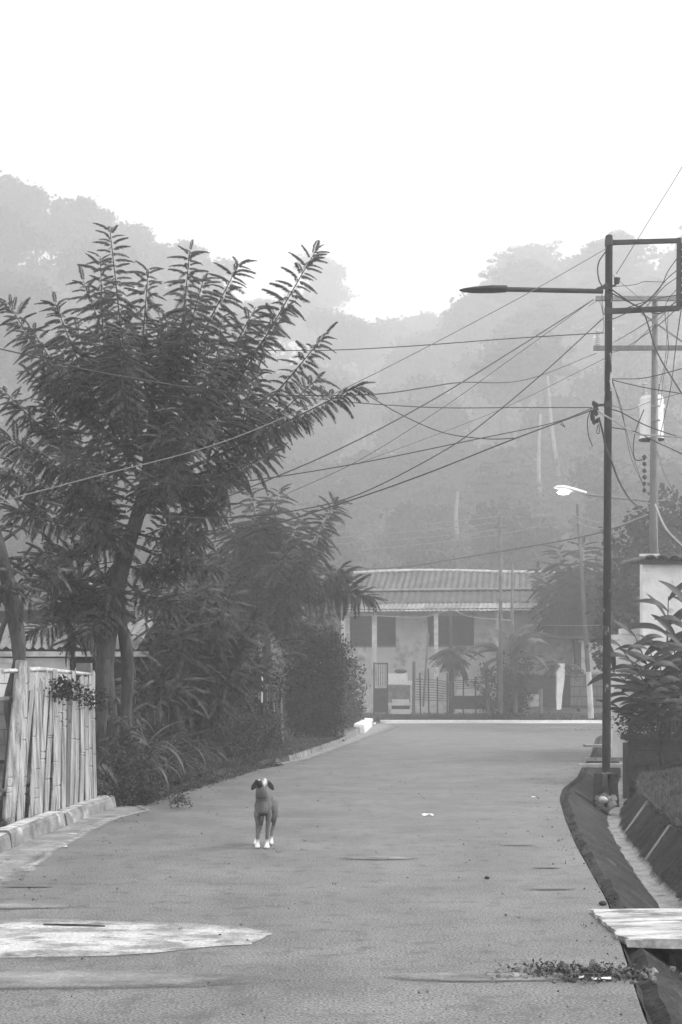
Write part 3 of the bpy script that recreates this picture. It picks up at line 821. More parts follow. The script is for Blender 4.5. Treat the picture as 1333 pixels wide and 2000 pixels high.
bush('weeds_clump', 'leafy weeds hiding the foot of the bamboo screen', [(528, 1450, 26, 26, 31), (480, 1470, 36, 26, 29)], 'weed', .15, 1.6, cat='weeds')
bush('tuft', 'small round tuft of grass on the road beside the kerb weeds', [(350, 1581, 20, 8, 18.6)], 'grass', .10, 2.5, cat='grass tuft', stems=False)

# strap-leaved plants (each leaf a part)
def leaf_mesh(name, m, ln=1, w=.12, bend=1.0, fold=.25, n=9, tipw=.0, belly=.5, wav=0, torn=False):
    g = Geo(); rows = []; x = z = 0; a = 0
    for k in range(n + 1):
        t = k / n
        ww = w * (math.sin(math.pi * min(1, (t * .96 + .03)) ** (belly * 1.3 + .25)) ** .8) * .5
        wl, wr = (ww * random.uniform(.62, 1.05), ww * random.uniform(.62, 1.05)) if torn else (ww, ww)
        rows.append([Vector((x, -wl, z + fold * ww + wav * math.sin(t * 15))), Vector((x, 0, z)), Vector((x, wr, z + fold * ww + wav * math.sin(t * 17 + 1)))])
        ang = bend * t; x += math.cos(ang) * ln / n; z -= math.sin(ang) * ln / n
    g.grid(rows); return g.mesh(name, m, None, True)
STR = [leaf_mesh('strap_leaf_mesh', M['strap'], 1, .055, b, .4, 9) for b in (1.6, 2.2, 2.8)]
def strap_plant(px, py, d, n, ln, label, zb=.14):
    p = P(px, py, d); p.z = zb if zb is not None else p.z
    root = thing('strap_leaved_plant', label, 'plant', p, group='strap-leaved plants on the verge')
    for i in range(int(n * 1.6)):
        a = random.uniform(0, 6.28); el_ = random.uniform(.8, 1.4); l = ln * random.uniform(.55, 1.0)
        m4 = Matrix.Translation((math.cos(a) * .05, math.sin(a) * .05, random.uniform(0, .3))) @ Euler((0, 0, a)).to_matrix().to_4x4() @ Euler((0, -el_, 0)).to_matrix().to_4x4() @ Matrix.Diagonal((l, l, l, 1))
        inst(random.choice(STR), 'leaf', root, m4)
strap_plant(264, 1450, 20.4, 34, 1.45, 'tallest strap-leaved plant with arching leaves right of the tree trunk')
strap_plant(240, 1440, 19.8, 20, 1.1, 'strap-leaved plant closest to the street tree trunk')
strap_plant(318, 1480, 22.3, 30, 1.05, 'strap-leaved plant with drooping leaf tips in the middle of the verge')
strap_plant(372, 1490, 24.4, 26, .85, 'low strap-leaved plant spilling towards the road edge')
strap_plant(330, 1440, 23.4, 24, 1.25, 'strap-leaved plant higher up the verge behind the others')

# ------------------------------------------------------------------ big broad-leaved plant on the stone wall
GL = [leaf_mesh('broad_leaf_mesh', M['ginger'], 1, .24, b, .35, 10, belly=.55, wav=.004) for b in (.3, .8, 1.3)]
def ginger(label, stems, d0):
    b = P(stems[0][0], stems[0][1], d0)
    root = thing('broad_leaved_plant', label, 'plant', b)
    for (x0, y0, x1, y1, dd, nl, ln) in stems:
        a = P(x0, y0, d0); c = P(x1, y1, d0 + dd)
        mid = (a + c) / 2 + Vector(((c.x - a.x) * -.12, 0, abs(c.x - a.x) * .12))
        pts = catmull([a, mid, c], 5)
        g = Geo(); g.tube(pts, list(np.linspace(.022, .008, len(pts))), 6); g.build('stem', M['bark'], root)
        for i in range(nl):
            t = .35 + .65 * (i + .6) / nl; x = t * (len(pts) - 1); k = min(int(x), len(pts) - 2)
            p = pts[k].lerp(pts[k + 1], x - k) - b; tan = (pts[k + 1] - pts[k]).normalized()
            sgn = 1 if i % 2 else -1
            side = Vector((sgn, random.uniform(-.7, .2), 0)) * (1 - .5 * (t > .95))
            dirv = (side + tan * .75 + Vector((0, 0, random.uniform(-.15, .25)))).normalized()
            zup = Vector((random.uniform(-.3, .3), -.75, 1)).normalized()
            y = zup.cross(dirv).normalized(); z = dirv.cross(y)
            l = ln * random.uniform(.8, 1.15)
            m4 = Matrix(((dirv.x * l, y.x * l, z.x * l, p.x), (dirv.y * l, y.y * l, z.y * l, p.y), (dirv.z * l, y.z * l, z.z * l, p.z), (0, 0, 0, 1)))
            inst(random.choice(GL), 'leaf', root, m4)
    return root
ginger('big dark glossy broad-leaved plant growing on the stone wall beside the pole',
       [(1300, 1440, 1306, 1165, 0, 8, .66), (1290, 1440, 1210, 1260, -.6, 9, .62), (1300, 1440, 1240, 1240, .3, 9, .62), (1295, 1440, 1195, 1310, -.4, 8, .55),
        (1310, 1440, 1345, 1180, -.4, 9, .66), (1320, 1440, 1370, 1250, -.7, 9, .64), (1300, 1440, 1270, 1270, -.8, 9, .62), (1285, 1445, 1215, 1350, -.6, 8, .5),
        (1300, 1440, 1290, 1300, -1.0, 9, .6), (1330, 1440, 1330, 1310, -1.1, 9, .6), (1300, 1440, 1255, 1340, -1.1, 8, .5), (1345, 1440, 1400, 1300, -.5, 8, .6), (1280, 1445, 1230, 1390, -.3, 7, .42),
        (1310, 1440, 1320, 1240, -.2, 9, .62), (1290, 1440, 1250, 1300, -.9, 9, .58), (1300, 1440, 1310, 1350, -1.3, 9, .55), (1320, 1440, 1350, 1360, -1.4, 9, .55), (1275, 1445, 1205, 1380, -.2, 7, .4), (1320, 1440, 1300, 1200, .3, 9, .62), (1335, 1440, 1360, 1200, .1, 9, .66)], 24.6)
bush('shrub', 'small dark leafy shrub under the broad-leaved plant at the wall corner', [(1235, 1415, 26, 34, 25.2), (1290, 1400, 60, 50, 26.2), (1340, 1380, 50, 80, 26.5)], 'leaf_dark', .16, 2.2)

# ------------------------------------------------------------------ grass on banks and verges
def grass(name, n, fn, size, m='grass', protos=None):
    L = Leaves()
    for i in range(n):
        p = fn()
        if p is None: continue
        L.add(random.choice(protos or BL), p, (math.cos(i), math.sin(i), 0), size * random.uniform(.5, 1.2))
    o = L.build(name, M[m]); o['kind'] = 'stuff'; return o
def bank():
    y = 10 + 24 * random.random() ** 1.3; off = 1.20 + 3.0 * random.random() ** 1.4
    x = xr(y) + off
    if y > 24.7 and x > 5 and x < 9.7: return None
    return (x, y, bank_z(max(off, 1.3), y) - .02)
grass('grass', 11000, bank, .13)
grass('weeds', 3200, bank, .12, 'weed', CL)
def ditch_edge():
    y = 7 + 34 * random.random(); return (xr(y) + random.choice((.03, 1.2, 1.22, .8)) + random.gauss(0, .05), y, random.choice((-.02, -.02)) if random.random() < .5 else .0) if random.random() < .6 else None
grass('grass', 900, lambda: (lambda y: (xr(y) + 1.24 + random.gauss(0, .05), y, .02))(8 + 34 * random.random()), .10)
grass('weeds', 160, lambda: (lambda y: (xr(y) + .04 + random.gauss(0, .02), y, -.04))(8 + 34 * random.random()), .06, 'weed', CL)
def verge_l():
    y = 14 + 46 * random.random() ** 1.2; off = .05 + 1.6 * random.random() ** 1.3
    if y < 18.9: off += .25
    return (xl(y) - off, y, .12)
grass('grass', 9000, verge_l, .14)
def verge_edge():
    y = 18.8 + 10 * random.random(); return (xl(y) + .25 * random.random() ** 2, y, .0)
grass('weeds', 1500, verge_edge, .12, 'weed', CL)
def far_v():
    y = 62.1 + 8 * random.random(); x = -6 + 24 * random.random(); return (x, y, .03)
grass('grass', 9000, far_v, .35)
def far_r():
    y = 30 + 31 * random.random(); x = xr(min(y, 48)) + 1.8 + 5 * random.random(); return (x, y, .05) if y < 53 else None
grass('grass', 4000, far_r, .25)

# ------------------------------------------------------------------ house at the end of the road
HS = thing('farmhouse', 'long low pale house with verandah and corrugated roof at the end of the road', 'house', (.15, 70.3, 0), R(-8))
def hb(name, m, c, s, parent=HS): return Geo().box(c, s).build(name, M[m], parent, local=True)
HL = 12.8
# front wall with two openings
def hx(px): return (px - 678) / F * 71.5 * 1.02
o1a, o1b, o2a, o2b = .15, 2.45, 4.05, 6.35
zs, zt, ztop = 3.55, 5.1, 5.5
hb('wall', 'plaster', (HL / 2, 1.2, zs / 2), (HL, .2, zs))
hb('wall', 'plaster', (HL / 2, 1.2, (zt + ztop) / 2 + .003), (HL, .2, ztop - zt))
for a_, b_ in ((0, o1a), (o1b, o2a), (o2b, HL)):
    hb('wall', 'plaster', ((a_ + b_) / 2, 1.2, (zs + zt) / 2), (b_ - a_ - .004, .2, zt - zs - .004))
hb('side_wall', 'plaster', (-.11, 4.0, 2.7), (.2, 5.6, 5.4)); hb('side_wall', 'plaster', (HL + .11, 4.0, 2.7), (.2, 5.6, 5.4))
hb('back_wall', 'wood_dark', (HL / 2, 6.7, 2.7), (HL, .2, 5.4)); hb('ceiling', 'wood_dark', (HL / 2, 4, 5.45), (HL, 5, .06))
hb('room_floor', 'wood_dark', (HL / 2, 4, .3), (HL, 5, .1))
for a_, b_ in ((o1a, o1b), (o2a, o2b)):
    hb('window_frame', 'wood', ((a_ + b_) / 2, 1.08, zs + .03), (b_ - a_ + .1, .06, .08))
    w = hb('opening_shade', 'wood_dark', ((a_ + b_) / 2, 1.5, (zs + zt) / 2), (b_ - a_, .04, zt - zs + .1))  # dark sheet standing in for the porch shade behind the opening
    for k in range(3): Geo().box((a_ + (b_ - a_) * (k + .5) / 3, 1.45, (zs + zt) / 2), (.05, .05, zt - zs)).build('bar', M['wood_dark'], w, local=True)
for x, m_ in ((.1, 'plaster'), (1.62, 'plaster'), (4.62, 'limed_and_lit'), (7.6, 'plaster'), (10.4, 'wood')):
    Geo().bar((x, -.9, 1.1), (x, -.9, 5.22), .2 if x != 1.62 else .23, .2).build('column', M[m_], HS, local=True)
hb('porch_floor', 'plaster', (HL / 2, .1, .35), (HL, 2.0, .7))
hb('eave_beam', 'wood_dark', (HL / 2, -1.0, 5.28), (HL + .8, .12, .12))
x = -.4; i = 0
while x < HL + .3:
    w = .88; corr(x, x + w, -1.5, 5.20 + .004 * (i % 2), 1.0, 5.74 + .004 * (i % 2), .22, .02).build('verandah_sheet', M['tin'] if i not in (4, 8, 9) else M['gutter'], HS, local=True); x += w; i += 1
x = -.5; i = 0
while x < HL + .4:
    w = 1.05; corr(x, x + w, .75, 5.72 + .004 * (i % 2), 3.0, 6.42 + .004 * (i % 2), .35, .03).build('lower_roof_sheet', M['tin_old'], HS, local=True); x += w; i += 1
x = -.3; i = 0
while x < HL - .6:
    w = .95; corr(x, x + w, 3.0, 6.50 + .004 * (i % 2), 6.0, 7.62 + .004 * (i % 2) + .08 * math.sin(x * .5), .32, .055).build('upper_roof_sheet', M['tin_rib'], HS, local=True); x += w; i += 1
g = Geo(); g.grid([[Vector((x_, 6.0, 7.66 + .08 * math.sin(x_ * .5))), Vector((x_, 9.0, 6.2))] for x_ in np.linspace(-.3, HL - .4, 10)]); g.build('back_roof', M['tin_old'], HS, local=True)
Geo().tube([(x_, 6.0, 7.69 + .08 * math.sin(x_ * .5)) for x_ in np.linspace(-.3, HL - .4, 10)], .08, 8).build('ridge_cap', M['limed_and_lit'], HS, local=True)  # pale colour carries the backlit edge of the ridge
Geo().tube([(x_, 2.95, 6.53) for x_ in (-.4, HL)], .05, 6).build('flashing', M['gutter'], HS, local=True)
g = Geo(); g.quad((-.5, .75, 5.70), (-.3, 6, 7.6), (-.3, 9, 6.1), (-.3, 6, 5.2)); g.build('gable', M['tin_old'], HS, local=True)

# ------------------------------------------------------------------ yard in front of the house
gt = thing('barred_gate', 'dark metal gate with upright bars and solid foot at the house yard', 'gate', P(744, 1395, 64))
for px in (731, 757): Geo().bar(P(px, 1396, 64), P(px, 1294, 64), .07).build('gate_post', M['steel'], gt)
Geo().bar(P(731, 1296, 64), P(757, 1296, 64), .05).build('rail', M['steel'], gt)
for k in range(5): Geo().bar(P(735 + k * 4.4, 1340, 64), P(735 + k * 4.4, 1297, 64), .025).build('bar', M['steel'], gt)
Geo().box(P(744, 1368, 64), (.55, .04, 1.1)).build('sheet', M['wood_dark'], gt)
bx = thing('wash_basin', 'white concrete wash basin standing in front of the house', 'wash basin', P(778, 1395, 66))
Geo().box(P(777, 1326, 66), (.9, .6, .5)).build('basin', M['paint_white'], bx)
Geo().box(P(800, 1334, 66), (.3, .5, .2)).build('shelf', M['paint_white'], bx)
Geo().box(P(780, 1355, 66), (1.0, .6, .8)).build('plinth', M['block'], bx)
g = Geo(); g.ell(P(783, 1311, 66), (.30, .2, .11), 12, 6); tag(g.build('sack', M['wood_dark'], smooth=True), 'dark folded sack lying on the white wash basin', 'sack')
tr_ = thing('trough', 'whitewashed block trough with dark gap below the wash basin', 'trough', P(783, 1396, 63.5))
Geo().box(P(783, 1372, 63.6), (.75, .3, .28)).build('rim', M['plaster'], tr_); Geo().box(P(783, 1390, 63.6), (.85, .3, .2)).build('base', M['plaster'], tr_); Geo().box(P(783, 1381, 63.7), (.8, .25, .18)).build('gap', M['wood_dark'], tr_)  # the gap is a solid dark box, its colour standing for shade
yf = thing('pole_fence', 'low rustic fence of thin horizontal canes in front of the house', 'fence', P(880, 1395, 64))
for k, px in enumerate((808, 822, 838, 855, 874, 905, 930, 950)):
    Geo().tube([P(px, 1398, 64), P(px + random.uniform(-2, 2), 1322 - 8 * (k % 3), 64)], .035, 6).build('stake', M['wood_dark'], yf)
Geo().tube([P(808, 1398, 64), P(809, 1292, 64)], .07, 7).build('post', M['pole_far'], yf)
for k in range(9):
    Geo().tube([P(806, 1326 + k * 5, 64.1), P(850, 1328 + k * 5, 64.1), P(885, 1334 + k * 4.5, 64.1)], .022, 5).build('cane', M['wood'], yf)
for k in range(5):
    Geo().tube([P(885, 1330 + k * 4, 64.1), P(945, 1326 + k * 4, 64.1)], .02, 5).build('cane', M['wood'], yf)
Geo().box(P(915, 1372, 64.3), (1.6, .05, .6)).build('sheet', M['tin_old'], yf)
for (px, y0, y1, lean, r, m_, lab) in ((880, 1396, 1192, 0, .085, 'wood_dark', 'dark wooden post in front of the verandah with a small cap'),
                                 (832, 1380, 1238, 10, .05, 'wood', 'thin slanting prop leaning against the verandah'),
                                 (1056, 1392, 1345, 0, .10, 'block', 'short stubby post before the shack beside the banana plant')):
    o = Geo().tube([P(px - lean * .5, y0, 65), P(px + lean * .5, y1, 65)], r, 8).build('post', M[m_]); tag(o, lab, 'post')
ps = thing('stone_pillar', 'pale tapering masonry pillar with a plant on top near the shack', 'pillar', P(1093, 1386, 62.5))
g = Geo(); q0, q1 = P(1092, 1386, 62.5), P(1095, 1296, 62.5); h_ = q1.z - q0.z
rows = []
for k in range(8):
    t = k / 7; w = .19 + .18 * min(1, t * 1.2) ; c = q0.lerp(q1, t); j = random.uniform(-.02, .02)
    rows.append([c + Vector((a_ * w / 1.0 + j, b_ * w, 0)) for a_, b_ in ((-.5, -.5), (.5, -.5), (.5, .5), (-.5, .5), (-.5, -.5))])
g.grid(rows); g.f.append((35, 36, 37, 38)); g.build('shaft', M['whitewall'], ps)
L = Leaves()
for i in range(26): L.add(random.choice(FR[:3]), P(1095, 1296, 62.5), (random.uniform(-1, 1), random.uniform(-.6, .6), random.uniform(0, .5)), random.uniform(.5, .95))
tag(L.build('potted_fern', M['leaf_mid']), 'drooping plant spreading on top of the pale pillar', 'plant')
# shack
sh = thing('shack', 'grey board and block shack in shade right of the house', 'shack', P(1110, 1390, 67))
Geo().box(P(1050, 1290, 67), (3.3, .15, 2.1)).build('wall', M['block'], sh)
Geo().box(P(1050, 1350, 67.0), (3.3, .2, 1.5)).build('lower_wall', M['wood_dark'], sh)
Geo().box(P(1162, 1283, 66.5), (1.25, .08, 1.4)).build('panel', M['plaster'], sh)
Geo().box(P(1133, 1290, 66.6), (.35, .08, 1.7)).build('door', M['wood_dark'], sh)
Geo().box(P(1165, 1350, 66.4), (2.4, .1, 1.6)).build('lower_panel', M['wood'], sh)
for k in range(4): Geo().box(P(1165, 1322 + k * 19, 66.3), (2.4, .05, .05)).build('batten', M['wood_dark'], sh)
g = Geo(); g.box(P(1120, 1246, 67), (5.6, 3.0, .1)); g.build('roof', M['tin_old'], sh)
Geo().box(P(1040, 1368, 63.2), (.55, .3, .55)).build('concrete_block', M['plaster']); tag(bpy.data.objects['concrete_block'], 'pale broken block on the verge before the banana plant', 'block')

# banana plant
BN = [leaf_mesh('banana_leaf_mesh', M['banana'], 1, .36, b, .6, 20, belly=.5, wav=.02, torn=True) for b in (.7, 1.4, 2.0)]
bp_ = thing('banana_plant', 'banana plant with long torn leaves before the far end of the house', 'plant', P(975, 1392, 62))
bb = P(975, 1392, 62)
for (px, py, r) in ((975, 1275, .12), (1003, 1280, .10), (950, 1300, .08)):
    Geo().tube([P(px + 4, 1392, 62), P(px, py, 62)], [r * 1.3, r], 9).build('stem', M['leaf_dark'] if False else M['bark'], bp_)
for (ax, ay, bx_, by_, l, mi, dd) in ((985, 1280, 905, 1215, 2.1, 1, -.3), (985, 1278, 918, 1250, 1.8, 1, .2), (990, 1275, 955, 1175, 1.9, 1, .4), (1000, 1275, 1018, 1165, 2.0, 1, 0), (1000, 1275, 1065, 1185, 2.4, 1, -.2),
                                (1005, 1280, 1085, 1205, 2.4, 1, .3), (1005, 1285, 1075, 1270, 1.9, 1, -.4), (980, 1290, 930, 1290, 1.6, 2, -.3), (990, 1290, 1040, 1330, 1.6, 2, 0), (970, 1300, 940, 1340, 1.2, 2, -.2)):
    a_ = P(ax, ay, 62); c_ = P(bx_, by_, 62 + dd); dv = (c_ - a_).normalized()
    zup = Vector((random.uniform(-.6, .6), random.uniform(-.7, .1), .9)); y = zup.cross(dv).normalized(); z = dv.cross(y); p = a_ - bb
    m4 = Matrix(((dv.x * l, y.x * l, z.x * l, p.x), (dv.y * l, y.y * l, z.y * l, p.y), (dv.z * l, y.z * l, z.z * l, p.z), (0, 0, 0, 1)))
    inst(BN[mi], 'leaf', bp_, m4)
bush('shrub', 'dark leafy shrub around the foot of the banana plant', [(975, 1345, 42, 50, 62.5), (1010, 1330, 30, 60, 63)], 'leaf_dark', .35, 1.5)
py_ = thing('papaya_plant', 'small papaya plant with star-shaped leaves before the verandah', 'plant', P(884, 1390, 63))
Geo().tube([P(886, 1392, 63), P(884, 1262, 63)], [.06, .04], 7).build('trunk', M['bark'], py_)
L = Leaves()
for i in range(34):
    a_ = 2.4 * i; L.add(FR[i % 3], P(884, 1268, 63) + Vector((0, 0, random.uniform(-.3, .1))), (math.cos(a_), math.sin(a_), random.uniform(-.5, .6)), random.uniform(.7, 1.15), yscale=1.3)
L.build('crown', M['leaf_mid'], py_)
make_tree('dark_tree', 'dark spreading tree over the shack right of the house', P(1130, 1385, 68), [(1130, 1390), (1128, 1300), (1122, 1200), (1125, 1120)], [.2, .18, .14, .05], 68,
          [((1125, 1220), (1050, 1110), 0), ((1125, 1200), (1090, 1070), 1), ((1125, 1200), (1140, 1060), 0), ((1125, 1210), (1190, 1070), -1), ((1125, 1220), (1230, 1110), 1), ((1125, 1230), (1240, 1170), 0),
           ((1125, 1230), (1060, 1180), -1), ((1125, 1240), (1170, 1190), -1.5), ((1125, 1210), (1160, 1130), -2), ((1125, 1220), (1090, 1150), -2), ((1125, 1240), (1210, 1220), 0), ((1125, 1240), (1070, 1225), 1)], 34, .8, 'leaf_dark', sub=5, dj=2)
bush('tree_mass', 'dark dense tree crown behind the dark utility pole', [(1215, 1180, 50, 90, 52), (1235, 1090, 50, 70, 55), (1300, 1040, 60, 90, 58), (1200, 1260, 40, 60, 50)], 'leaf_dark', .5, 1.6, protos=CLB, cat='tree')
bush('tree_mass', 'misty rounded trees above the ridge of the left-hand shrubs'.replace('left-hand ', 'roadside '), [(430, 1180, 120, 90, 48), (600, 1230, 60, 60, 50)], 'leaf_mid', .5, 1.4, protos=CLB, cat='tree')

# ------------------------------------------------------------------ white-walled house by the broad-leaved plant
wh = thing('white_house', 'rough whitewashed house with clay tile eave behind the broad-leaved plant', 'house', P(1300, 1420, 30))
c0 = P(1257, 1097, 30); c1 = P(1257, 1420, 30)
Geo().box((c0.x + 2.5, 30.2, (c0.z + c1.z) / 2 - .2), (5, .3, c0.z - c1.z + .4)).build('wall', M['whitewall'], wh)
Geo().box((c0.x + 1.0, 33.2, (c0.z + c1.z) / 2 - .2), (.3, 5.8, c0.z - c1.z + .38), Matrix.Rotation(R(-15), 3, 'Z')).build('side_wall', M['block'], wh)
for k in range(12):
    x = c0.x - .02 + k * .25
    g = Geo(); rows = []
    for s in range(2):
        rows.append([Vector((x + .125 + .13 * math.cos(math.pi * (1 - q / 6)), 29.75 + s * 2.6, c0.z + .03 + s * .12 + .10 * math.sin(math.pi * q / 6) + .004 * (k % 2))) for q in range(7)])
    g.grid(rows)
    o = g.build('tile', M['tile'], wh, smooth=True); 
    md = o.modifiers.new('thick', 'SOLIDIFY'); md.thickness = .02
Geo().box((c0.x + 2.4, 29.95, c0.z - .02), (5, .2, .07)).build('eave_board', M['wood_dark'], wh)
Geo().bar((c0.x - .1, 29.9, c0.z + .13), (c0.x + .32, 29.9, c0.z + .13), .05, .05).build('gutter_lip', M['paint_white'], wh)
lw = thing('garden_wall', 'lower patchy whitewashed wall between the pole and the white house', 'wall', P(1225, 1400, 31))
a_, b_ = P(1196, 1240, 31), P(1262, 1226, 31)
Geo().box(((a_.x + b_.x) / 2, 31, 1.36), (b_.x - a_.x, .25, 2.72)).build('wall_body', M['whitewall'], lw)
Geo().box(((a_.x + b_.x) / 2 + .1, 31, 2.79), (.6, .3, .12)).build('coping', M['whitewall'], lw)

# ------------------------------------------------------------------ main utility pole
D1 = 22.5
mp_ = thing('utility_pole', 'tall dark utility pole with peeling paint standing in the ditch', 'utility pole', P(1183, 1570, D1))
top = P(1190, 462, D1); bot = P(1184, 1560, D1)
pts = [bot.lerp(top, t) for t in np.linspace(0, 1, 24)]
Geo().tube(pts, [.064 - .007 * t for t in np.linspace(0, 1, 24)], 18).build('pole', M['pole'], mp_, smooth=True)
Geo().ell(top, (.058, .058, .03), 14, 6).build('pole_cap', M['pole'], mp_, smooth=True)
def wpole(py): return bot.lerp(top, (1560 - py) / (1560 - 462))
Geo().tube([wpole(1565), wpole(1530), wpole(1508)], [.15, .10, .068], 12, rough=.15).build('collar', M['kerb'], mp_, smooth=True)
# footing drum, open concrete ring
fo = thing('pole_footing', 'broken dark concrete block around the foot of the utility pole', 'footing', P(1183, 1575, 22.4))
for (px, w, y) in ((1168, .10, 22.35), (1198, .12, 22.35)): Geo().box(P(px, 1543, y), (w, .22, .52), Matrix.Rotation(R(3 if px < 1180 else -4), 3, 'Y')).build('side', M['ditch'], fo)
Geo().box(P(1183, 1546, 22.55), (.30, .12, .48)).build('back', M['ditch'], fo)
g = Geo()
for i in range(16): g.ell(P(random.uniform(1163, 1200), random.uniform(1556, 1574), 22.25), random.uniform(.03, .08), 7, 5, rough=.2)
g.build('rubble', M['kerb'], fo)['kind'] = 'stuff'
g = Geo().ell(P(1178, 1562, 22.1), (.07, .06, .055), 9, 6, rough=.22); tag(g.build('stone', M['kerbtop'], smooth=True), 'pale round stone at the foot of the utility pole', 'stone')
# rack frame on the pole
fr = M['steel']
Geo().bar(wpole(474), P(1327, 470, D1), .065, .065).build('bracket_arm', fr, mp_)
Geo().bar(wpole(608), P(1327, 602, D1), .075, .075).build('bracket_arm', fr, mp_)
Geo().bar(P(1327, 465, D1), P(1326, 604, D1), .045, .07).build('rack_bar', fr, mp_)
for k in range(9):
    c = P(1334, 480 + k * 14, D1)
    Geo().tube([c + Vector((0, 0, -.035)), c + Vector((0, 0, -.01)), c + Vector((0, 0, .01)), c + Vector((0, 0, .035))], [.045, .03, .03, .045], 10).build('spool_insulator', M['steel'], mp_, smooth=True)
for py in (474, 608, 580, 790): Geo().tube([wpole(py + 6), wpole(py - 6)], .066, 16).build('clamp', fr, mp_)
# LED arm
la = thing('street_light', 'flat street lamp on a long level arm from the dark utility pole', 'street light', P(1178, 567, D1 - .1))
Geo().tube([P(1178, 569, D1 - .1), P(985, 565, D1 - .1)], .038, 10).build('arm', M['steel'], la)
g = Geo(); rows = []
for t, w, h in ((0, .02, .012), (.08, .09, .02), (.3, .15, .035), (.7, .16, .05), (1, .10, .05)):
    c = P(898 + t * 92, 567 - t * 2, D1 - .1); rows.append([c + Vector((0, a_ * w, b_ * h)) for a_, b_ in ((-1, -.3), (-1, .3), (-.5, 1), (.5, 1), (1, .3), (1, -.3), (.5, -.7), (-.5, -.7), (-1, -.3))])
g.grid(rows); g.f.append(tuple(range(8))); g.f.append(tuple(36 + i for i in range(8))); g.build('lamp_head', M['steel'], la, smooth=False)
Geo().bar(P(1166, 566, D1 - .1), P(1188, 557, D1 - .1), .06, .05).build('mount', M['steel'], la)
pc = Geo(); pc.tube([P(1191, 560, D1), P(1200, 558, D1), P(1205, 553, D1)], .018, 8); pc.build('sensor_stalk', fr, mp_)
pc = Geo(); pc.tube([P(1205, 554, D1), P(1206, 543, D1)], [.04, .05], 12); pc.build('light_sensor', fr, mp_)
# clamp cluster with hanging connectors
cc = Geo()
for i in range(14): cc.ell(P(random.uniform(1156, 1170), 788 + i * 2.8, D1 - .05), (.035, .03, .04), 7, 5, rough=.25)
cc.build('connector_cluster', fr, mp_)
Geo().bar(P(1165, 792, D1), wpole(790), .035).build('bracket', fr, mp_)

# ------------------------------------------------------------------ transformer pole
D2 = 33.0
tp_ = thing('transformer_pole', 'grey utility pole with double crossarm behind the white house', 'utility pole', P(1276, 1300, D2))
t0, t1 = P(1276, 1330, D2), P(1280, 584, D2)
def w2(py): return t0.lerp(t1, (1330 - py) / (1330 - 584))
Geo().tube([t0, w2(860), w2(859), t1], [.10, .095, .085, .065], 14).build('pole', M['pole_grey'], tp_, smooth=True)
for (x0, y0, x1, y1, hgt, m_) in ((1164, 583, 1460, 583, .10, 'galv'), (1160, 680, 1460, 679, .10, 'pole_grey')):
    Geo().bar(P(x0, y0, D2 - .12), P(x1, y1, D2 - .12), .09, hgt).build('crossarm', M[m_], tp_)
Geo().bar(P(1254, 612, D2 - .1), P(1334, 668, D2 - .1), .05, .03).build('brace', M['galv'], tp_)
Geo().bar(P(1310, 600, D2 - .1), P(1235, 676, D2 - .1), .05, .03).build('brace', M['galv'], tp_)
for px in (1168,):
    g = Geo(); c = P(px, 678, D2 - .12); g.tube([c, c + Vector((0, 0, .42))], .02, 8)
    for k in range(7): g.tube([c + Vector((0, 0, .06 + k * .05)), c + Vector((0, 0, .075 + k * .05)), c + Vector((0, 0, .095 + k * .05))], [.06, .055, .02], 12)
    g.build('insulator', M['porcelain'], tp_, smooth=False)
tf = thing('transformer', 'white cylindrical transformer hanging on the grey pole', 'transformer', P(1273, 858, D2 - .4))
tc_ = P(1273, 858, D2 - .02 + .35)
g = Geo(); g.tube([tc_, tc_ + Vector((0, 0, .03)), tc_ + Vector((0, 0, .88)), tc_ + Vector((0, 0, .92)), tc_ + Vector((0, 0, 1.0))], [.29, .275, .275, .285, .24], 28); g.build('tank', M['tank'], tf, smooth=False)
g = Geo(); g.tube([tc_ + Vector((0, 0, -.02)), tc_ + Vector((0, 0, .0))], .30, 24); g.build('base_ring', M['steel'], tf)
for sx in (-.17, .17):
    g = Geo(); c = tc_ + Vector((sx, -.05, .98)); g.tube([c, c + Vector((sx * .1, 0, .36))], .025, 8)
    for k in range(6): q = c + Vector((sx * .02, 0, .04 + k * .05)); g.tube([q, q + Vector((0, 0, .012)), q + Vector((0, 0, .03))], [.065, .06, .03], 12)
    g.build('bushing', M['porcelain'], tf)
for py in (795, 823): Geo().box(w2(py) + Vector((0, -.12, 0)), (.2, .04, .03)).build('clamp', M['galv'], tf)
for sx in (-1, 1): Geo().box(tc_ + Vector((sx * .29, 0, .78)), (.05, .03, .08)).build('lug', M['tank'], tf)
g = Geo()
for k in range(6): g.ell(P(1259, 893 + k * 13, D2 - .1), (.05, .04, .05), 7, 5, rough=.3)
g.build('connector_cluster', M['steel'], tp_)
lt = thing('street_lamp', 'white cobra-head street lamp on a slim arm in front of the misty hill', 'street lamp', P(1265, 978, D2 - .15))
Geo().tube([P(1266, 979, D2 - .15), P(1145, 966, D2 - .3)], .024, 8).build('arm', M['galv'], lt)
g = Geo(); rows = []
for t, w, h, dz in ((0, .03, .015, 0), (.10, .11, .06, .012), (.35, .16, .085, .02), (.65, .14, .075, .01), (.9, .075, .06, 0), (1, .05, .05, 0)):
    c = P(1082 + t * 64, 953 + t * 11, D2 - .3) + Vector((0, 0, dz)); rows.append([c + Vector((0, math.cos(a) * w, (math.sin(a) * h if math.sin(a) > 0 else math.sin(a) * h * .35))) for a in np.linspace(0, 2 * math.pi, 15)])
g.grid(rows); g.f.append(tuple(range(14))); g.f.append(tuple(75 + i for i in range(14))); g.build('lamp_head', M['tank'], lt, smooth=True)
g = Geo(); g.ell(P(1101, 962, D2 - .3), (.15, .10, .05), 14, 7); g.build('lens', M['lens_lit'], lt, smooth=True)

